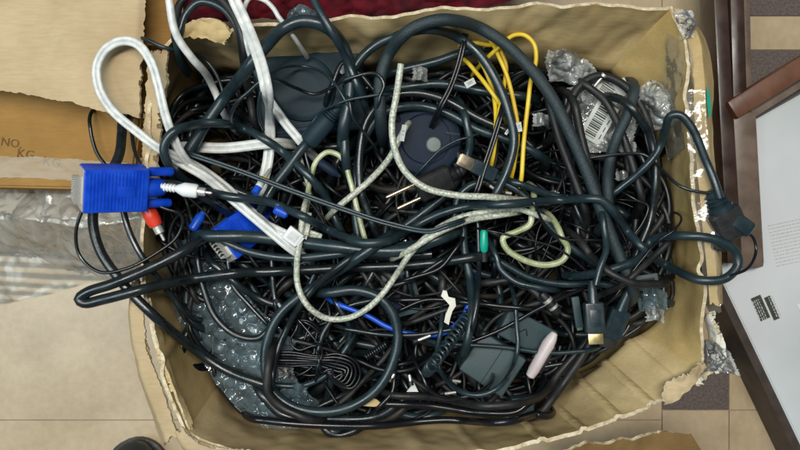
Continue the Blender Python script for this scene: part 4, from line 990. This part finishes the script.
MB().lathe([(26, 4.6), (34, 4.6), (34.4, 4.2), (34.4, 3.6), (30, 3.6)], (0, 0, 0), 'x', 20).build('metal_collar', M['metal'], t)
MB().lathe([(30, 1.6), (42, 1.6), (43.2, .7)], (0, 0, 0), 'x', 12).build('tip', M['metal'], t)
# yellow/white/blue striped tip near the ribbon
t = thing_at('audio_jack', 262, 182, -24, (0, 25, 62), 'small jack with yellow, white and blue bands beside the white ribbon', 'audio jack')
MB().lathe([(6, 2.2), (16, 2.0), (19, .6)], (0, 0, 0), 'x', 16).build('tip', M['metal'], t)
MB().lathe([(0, 3.6), (6, 3.4)], (0, 0, 0), 'x', 16).build('yellow_band', M['yellow'], t)
MB().lathe([(-7, 4), (-.1, 3.8)], (0, 0, 0), 'x', 16).build('white_band', M['white_plastic'], t)
MB().lathe([(-15, 4), (-7.1, 4)], (0, 0, 0), 'x', 16).build('blue_band', M['blue_pvc'], t)
t = thing_at('audio_jack', 281, 212, -34, (0, 10, -25), 'stubby blue jack grip right of the second blue plug', 'audio jack')
MB().lathe([(-8, 3), (-6, 5), (6, 5), (8, 3)], (0, 0, 0), 'x', 18).build('jack_grip', M['blue_pvc'], t)
# gold tipped plugs
def hdmi(px, py, h, rot, label, m2='gold', s=1):
    t = thing_at('display_plug', px, py, h, rot, label, 'display plug', 'rectangular display plugs'); t.scale = (s, s, s)
    MB().lathe([(-38, 3), (-32, 4.4), (-20, 5.4), (-14, 6.2)], (0, 0, 0), 'x', 20).build('strain_relief', M['blueblack'], t)
    mb = MB().box((2, 0, 0), (34, 21, 11), 3.2, seg=3); mb.box((2, 0, 5.6), (18, 11, 1), .4)
    mb.build('plug_body', M['blueblack'], t)
    MB().box((24, 0, 0), (12, 16, 5.4), .8).build('contact_shell', M[m2], t)
    return t
hdmi(594, 316, -20, (0, -2, -87), 'rectangular display plug with a bright gold end, pointing down at the near right', s=.96)
t = hdmi(616, 322, -40, (0, 14, -107), 'black display plug half hidden behind the gold tipped one', 'matte')
cable([(596, 285, -18), (600, 268, -22), (606, 250), (604, 225)], 3.4, 'blueblack', 'cable rising from the gold tipped plug', base=-34, dive=(0, 1))
t = thing_at('display_plug', 577, 312, -50, (0, 5, -80), 'slim flat dark green connector left of the gold tipped plug', 'connector')
MB().box((0, 0, 0), (34, 8, 5), 1).build('connector_body', M['adapter'], t); MB().box((18, 0, 0), (4, 6, 3), .4).build('end_cap', M['button'], t)
t = thing_at('data_plug', 550, 303, -46, (0, 4, -48), 'black plug with a silvery scratched band, left of the gold tipped plug', 'data plug')
MB().lathe([(-14, 4), (-10, 5.2), (10, 5.2), (14, 4)], (0, 0, 0), 'x', 20).build('plug_body', M['matte'], t)
MB().lathe([(-6, 5.5), (-2, 5.5)], (0, 0, 0), 'x', 20).build('silver_band', M['metal'], t); MB().lathe([(4, 5.5), (7, 5.5)], (0, 0, 0), 'x', 20).build('silver_band', M['metal'], t)
# usb plug
t = thing_at('data_plug', 474, 166, -30, (0, -14, 157), 'black data plug with a brass coloured square end, at the heart of the heap', 'data plug')
MB().box((-12, 0, 0), (28, 15, 8), 2, seg=3).lathe([(-36, 2.4), (-26, 4)], (0, 0, 0), 'x', 16).build('plug_body', M['blueblack'], t)
MB().box((10, 0, 0), (16, 13, 5), .6).build('metal_shell', M['brass'], t)
MB().box((18.1, 0, -.5), (.4, 11, 2.6), 0).build('contact_tongue', M['paper'], t)
# mains plug with two prongs
t = thing_at('mains_plug', 434, 183, -32, (-18, -4, 205), 'black mains plug with two bright prongs, at the heart of the heap', 'mains plug')
mb = MB().box((0, 0, 0), (40, 26, 18), 5, seg=3)
for i in range(9): mb.box((-14+i*3.4, 0, 9.1), (1.5, 22, .8), .2)
mb.build('plug_body', M['matte'], t)
MB().lathe([(-36, 4), (-32, 6), (-30, 5), (-28, 6.5), (-26, 5.5), (-24, 7), (-19, 8)], (0, 0, 0), 'x', 20).build('strain_relief', M['matte'], t)
for sg, L_ in ((-1, 30), (1, 24)): MB().lathe([(20, 2.4), (20+L_, 2.4), (22+L_, 2), (23+L_, .8)], (0, sg*8, 2), 'x', 16).build('prong', M['brass'], t)
# barrel plug
t = thing_at('barrel_plug', 318, 131, -38, (0, -8, 48), 'barrel shaped slate plug with ribbed ends, below the speaker', 'plug')
MB().lathe([(-24, 4), (-18, 5), (-16, 9), (-13, 10.5), (13, 10.5), (17, 9), (18, 6.5), (19, 8), (20, 8), (21, 6), (22, 7.4), (23, 7.4), (24, 5.5), (25, 6.6), (26, 6.6), (27, 5), (36, 3.6)], (0, 0, 0), 'x', 28).build('barrel', M['device'], t)
cable([(301, 150, -42), (288, 168, -50), (274, 186, -58), (268, 196, -64)], 5.2, 'blueblack', 'thick slate cable running down left from the barrel plug', base=-55, cap=-38)
t = thing_at('audio_jack', 328, 168, -46, (0, 5, -35), 'small dark blue grip under the narrow greenish arch', 'audio jack')
MB().lathe([(-12, 3), (-9, 5), (8, 5), (12, 3), (16, 2)], (0, 0, 0), 'x', 18).build('jack_grip', M['device_dark'], t)
# white cords: pinkish plug
t = thing_at('phone_plug', 541, 357, -50, (8, -6, 62), 'pinkish white plug standing between the adapters and the front wall', 'plug')
MB().lathe([(-26, 2), (-24, 5.5), (-16, 7), (6, 7.4), (16, 8), (24, 6.5), (30, 4), (31, 1)], (0, 0, 0), 'x', 22, .85).build('plug_shell', M['pink_white'], t)
MB().box((0, -7.4, 0), (34, 4, 3), 1).build('side_rib', M['matte'], t)
MB().box((-4, 0, 6.2), (20, 4, .8), .3).box((16, 0, 6.4), (1, 8, .8), .2).build('thumb_ridge', M['white_plastic'], t)
# green jack
t = thing_at('audio_jack', 484, 241, -42, (0, 8, -88), 'small bright green jack standing between upright cables', 'audio jack')
MB().lathe([(-12, 2.6), (-10, 4), (4, 4.6), (10, 4), (12, 2.5)], (0, 0, 0), 'x', 20).build('jack_grip', M['green'], t)
MB().lathe([(12, 3.4), (22, 3.4)], (0, 0, 0), 'x', 16).build('dark_collar', M['matte'], t)
# pale connector where the flat white leads end
t = thing_at('ribbon_connector', 293, 236, -14, (4, 12, -38), 'squarish pale connector at the end of the flat white leads', 'connector')
MB().box((0, 0, 0), (17, 15, 7), 1.2).box((8, 0, 0), (5, 11, 5), .8).build('connector_body', M['white_plastic'], t)
MB().box((0, 0, 3.7), (10, 9, .6), .2).build('latch', M['white'], t)
t = thing_at('metal_connector', 307, 226, -26, (0, 20, 82), 'pale clouded connector on the silvery strand', 'connector')
MB().box((0, 0, 0), (22, 7, 6), 1).box((-12, 0, 0), (6, 5, 4), .6).build('connector_body', M['braid'], t); MB().box((12, 0, 0), (5, 5, 3), .3).build('metal_end', M['metal'], t)
t = thing_at('metal_connector', 314, 236, -34, (6, 6, -20), 'small square clouded connector right of the silvery strand', 'connector')
MB().box((0, 0, 0), (16, 10, 6), 1).build('connector_body', M['braid'], t); MB().box((-9, 0, 0), (4, 6, 3), .3).build('metal_end', M['metal'], t)
# white tags
for (x, y, h, rz, w, l, lab) in ((403, 133, -30, -8, 5, 17, 'small white tag on the tall silvery cable'), (519, 127, -32, 12, 6, 10, 'small white tag among the yellow leads'), (507, 132, -38, -30, 3, 6, 'tiny white tag left of the yellow leads'), (470, 83, -40, 30, 12, 7, 'pale paper tag behind the leftmost yellow lead')):
    t = thing_at('cable_tag', x, y, h, (10, 12, rz), lab, 'tag')
    MB().box((0, 0, 0), (w, l, .5), 0).build('tag_face', M['label'], t, sharp=20)
    MB().box((0, l*.12, .4), (w*.5, .6, .2), 0).box((0, -l*.1, .4), (w*.5, .5, .2), 0).build('tag_print', M['button'], t, sharp=20)
# torn paper
pp = [(443, 290), (447, 291), (448, 297), (455, 298), (456, 306), (452, 311), (450, 317), (449, 325), (444, 322), (446, 313), (450, 305), (446, 301), (441, 296)]
mb = MB().prism([(a-400, 225-b) for a, b in pp][::-1], -1.2, 1.2, .4)
for v in mb.bm.verts: v.co.z += 2.5*nz(v.co.x, v.co.y, 1, .12)
o = mb.build('torn_paper', M['paper']); f = (CAMH+42)/CAMH; o.scale = (f, f, 1); o.location = (0, 0, (RIM-42)*.001); tag(o, 'ragged scrap of white paper lying on the black leads', 'paper scrap')
o = MB().prism([(-11, -4), (-3, 6), (6, 3), (12, -2), (4, -5)], -1, 1, .3).build('card_scrap', M['card']); o.location = P(371, 402, -60); tag(o, 'cream card scrap showing at the foot of the big lower loop', 'card scrap')
o = MB().prism([(-6, -4), (2, 6), (7, -4)], -1, 1, .3).build('card_scrap', M['label']); o.location = P(412, 388, -58); tag(o, 'pale triangular scrap left of the square adapter', 'card scrap')
for (x, y, rz, L_, lab) in ((410, 378, 100, 6, 'short metal tip pointing at the pale triangular scrap'), (393, 376, 60, 4, 'tiny glinting metal tip by the big lower loop'), (450, 393, 5, 12, 'bright metal tip by the looped slim lead'), (456, 381, -10, 9, 'bright metal tip beside the adapter lead'), (424, 338, 20, 14, 'silver plug tip under the blue cable'), (280, 306, -60, 8, 'pale slim tip above the big lower loop'), (403, 243, 40, 8, 'small tip beneath the thickest level cable'), (493, 188, -35, 10, 'glinting brass tip under the central arch'), (508, 193, -10, 7, 'tiny brass tip right of the central arch')):
    t = thing_at('plug_tip', x, y, -40, (0, 8, rz), lab, 'plug tip')
    MB().lathe([(-L_/2-5, 2.8), (-L_/2, 2.8)], (0, 0, 0), 'x', 14).build('collar', M['matte'], t)
    MB().lathe([(-L_/2, 1.7), (L_/2, 1.7), (L_/2+1, .7)], (0, 0, 0), 'x', 14).build('metal_pin', M['metal'], t)
# angled mains plug hanging on the right rim
t = thing_at('mains_plug', 725, 220, 2, (0, 8, -62), 'bulky black mains plug resting on the right rim', 'mains plug')
MB().lathe([(-34, 4.2), (-30, 7), (-28, 9.5), (-26, 8), (-24, 11), (-22, 9), (-20, 12), (-18, 10), (-16, 13), (-10, 13)], (0, 0, 0), 'x', 24, 1.0).build('strain_relief', M['blueblack'], t)
mb = MB().box((4, 0, 0), (34, 32, 22), 6, seg=3); mb.box((14, -12, 0), (26, 18, 18), 5, rot=(0, 0, R(-35)), seg=3); mb.build('plug_body', M['matte'], t)
MB().box((10, 10, 2), (22, 16, 22), 4, rot=(0, 0, R(28)), seg=3).build('side_block', M['blueblack'], t)
MB().box((6, 0, 11.4), (1.5, 24, 1), .3).build('groove_rib', M['hole'], t)
# dark mesh device in near right of the heap
t = thing_at('grille_box', 648, 292, -66, (0, -14, 10), 'small slotted dark connector by the near right inner wall', 'connector')
MB().box((0, 0, 0), (26, 40, 10), 2).build('connector_body', M['adapter'], t)
mb = MB()
for i in range(5): mb.box((0, -14+i*7, 5.2), (18, 3, .8), .2)
mb.build('slots', M['hole'], t)

# ================================================================== LIGHT, WORLD, CAMERA
w = bpy.data.worlds.new('World'); SC.world = w; w.use_nodes = True
bg = w.node_tree.nodes['Background']; bg.inputs['Color'].default_value = (.80, .90, 1.0, 1); bg.inputs['Strength'].default_value = .15
def area(name, loc, target, size, power, col, sy=None):
    l = bpy.data.lights.new(name, 'AREA'); l.energy = power; l.color = col; l.size = size
    if sy: l.shape = 'RECTANGLE'; l.size_y = sy
    o = bpy.data.objects.new(name, l); COL.objects.link(o); o.location = loc
    o.rotation_euler = (Vector(target)-Vector(loc)).to_track_quat('-Z', 'Y').to_euler(); return o
area('ceiling_tube', (-.15, .30, 2.3), (0, 0, .2), 1.5, 49, (1.0, .97, .90), .30)
area('window_light', (-1.3, -.1, 1.9), (0, 0, .2), .8, 18, (.72, .92, 1.0))

cam = bpy.data.cameras.new('camera'); co = bpy.data.objects.new('camera', cam); COL.objects.link(co)
cam.sensor_width = 36; cam.lens = 36*CAMH/800.0
co.location = (0, 0, (RIM+CAMH)*.001); co.rotation_euler = (0, 0, 0)
cam.dof.use_dof = True; cam.dof.focus_distance = .735; cam.dof.aperture_fstop = 7.0
cam.clip_start = .01; cam.clip_end = 50
SC.camera = co
SC.view_settings.view_transform = 'Standard'; SC.view_settings.look = 'None'; SC.view_settings.exposure = 0
SC.render.resolution_x = 1024; SC.render.resolution_y = 576
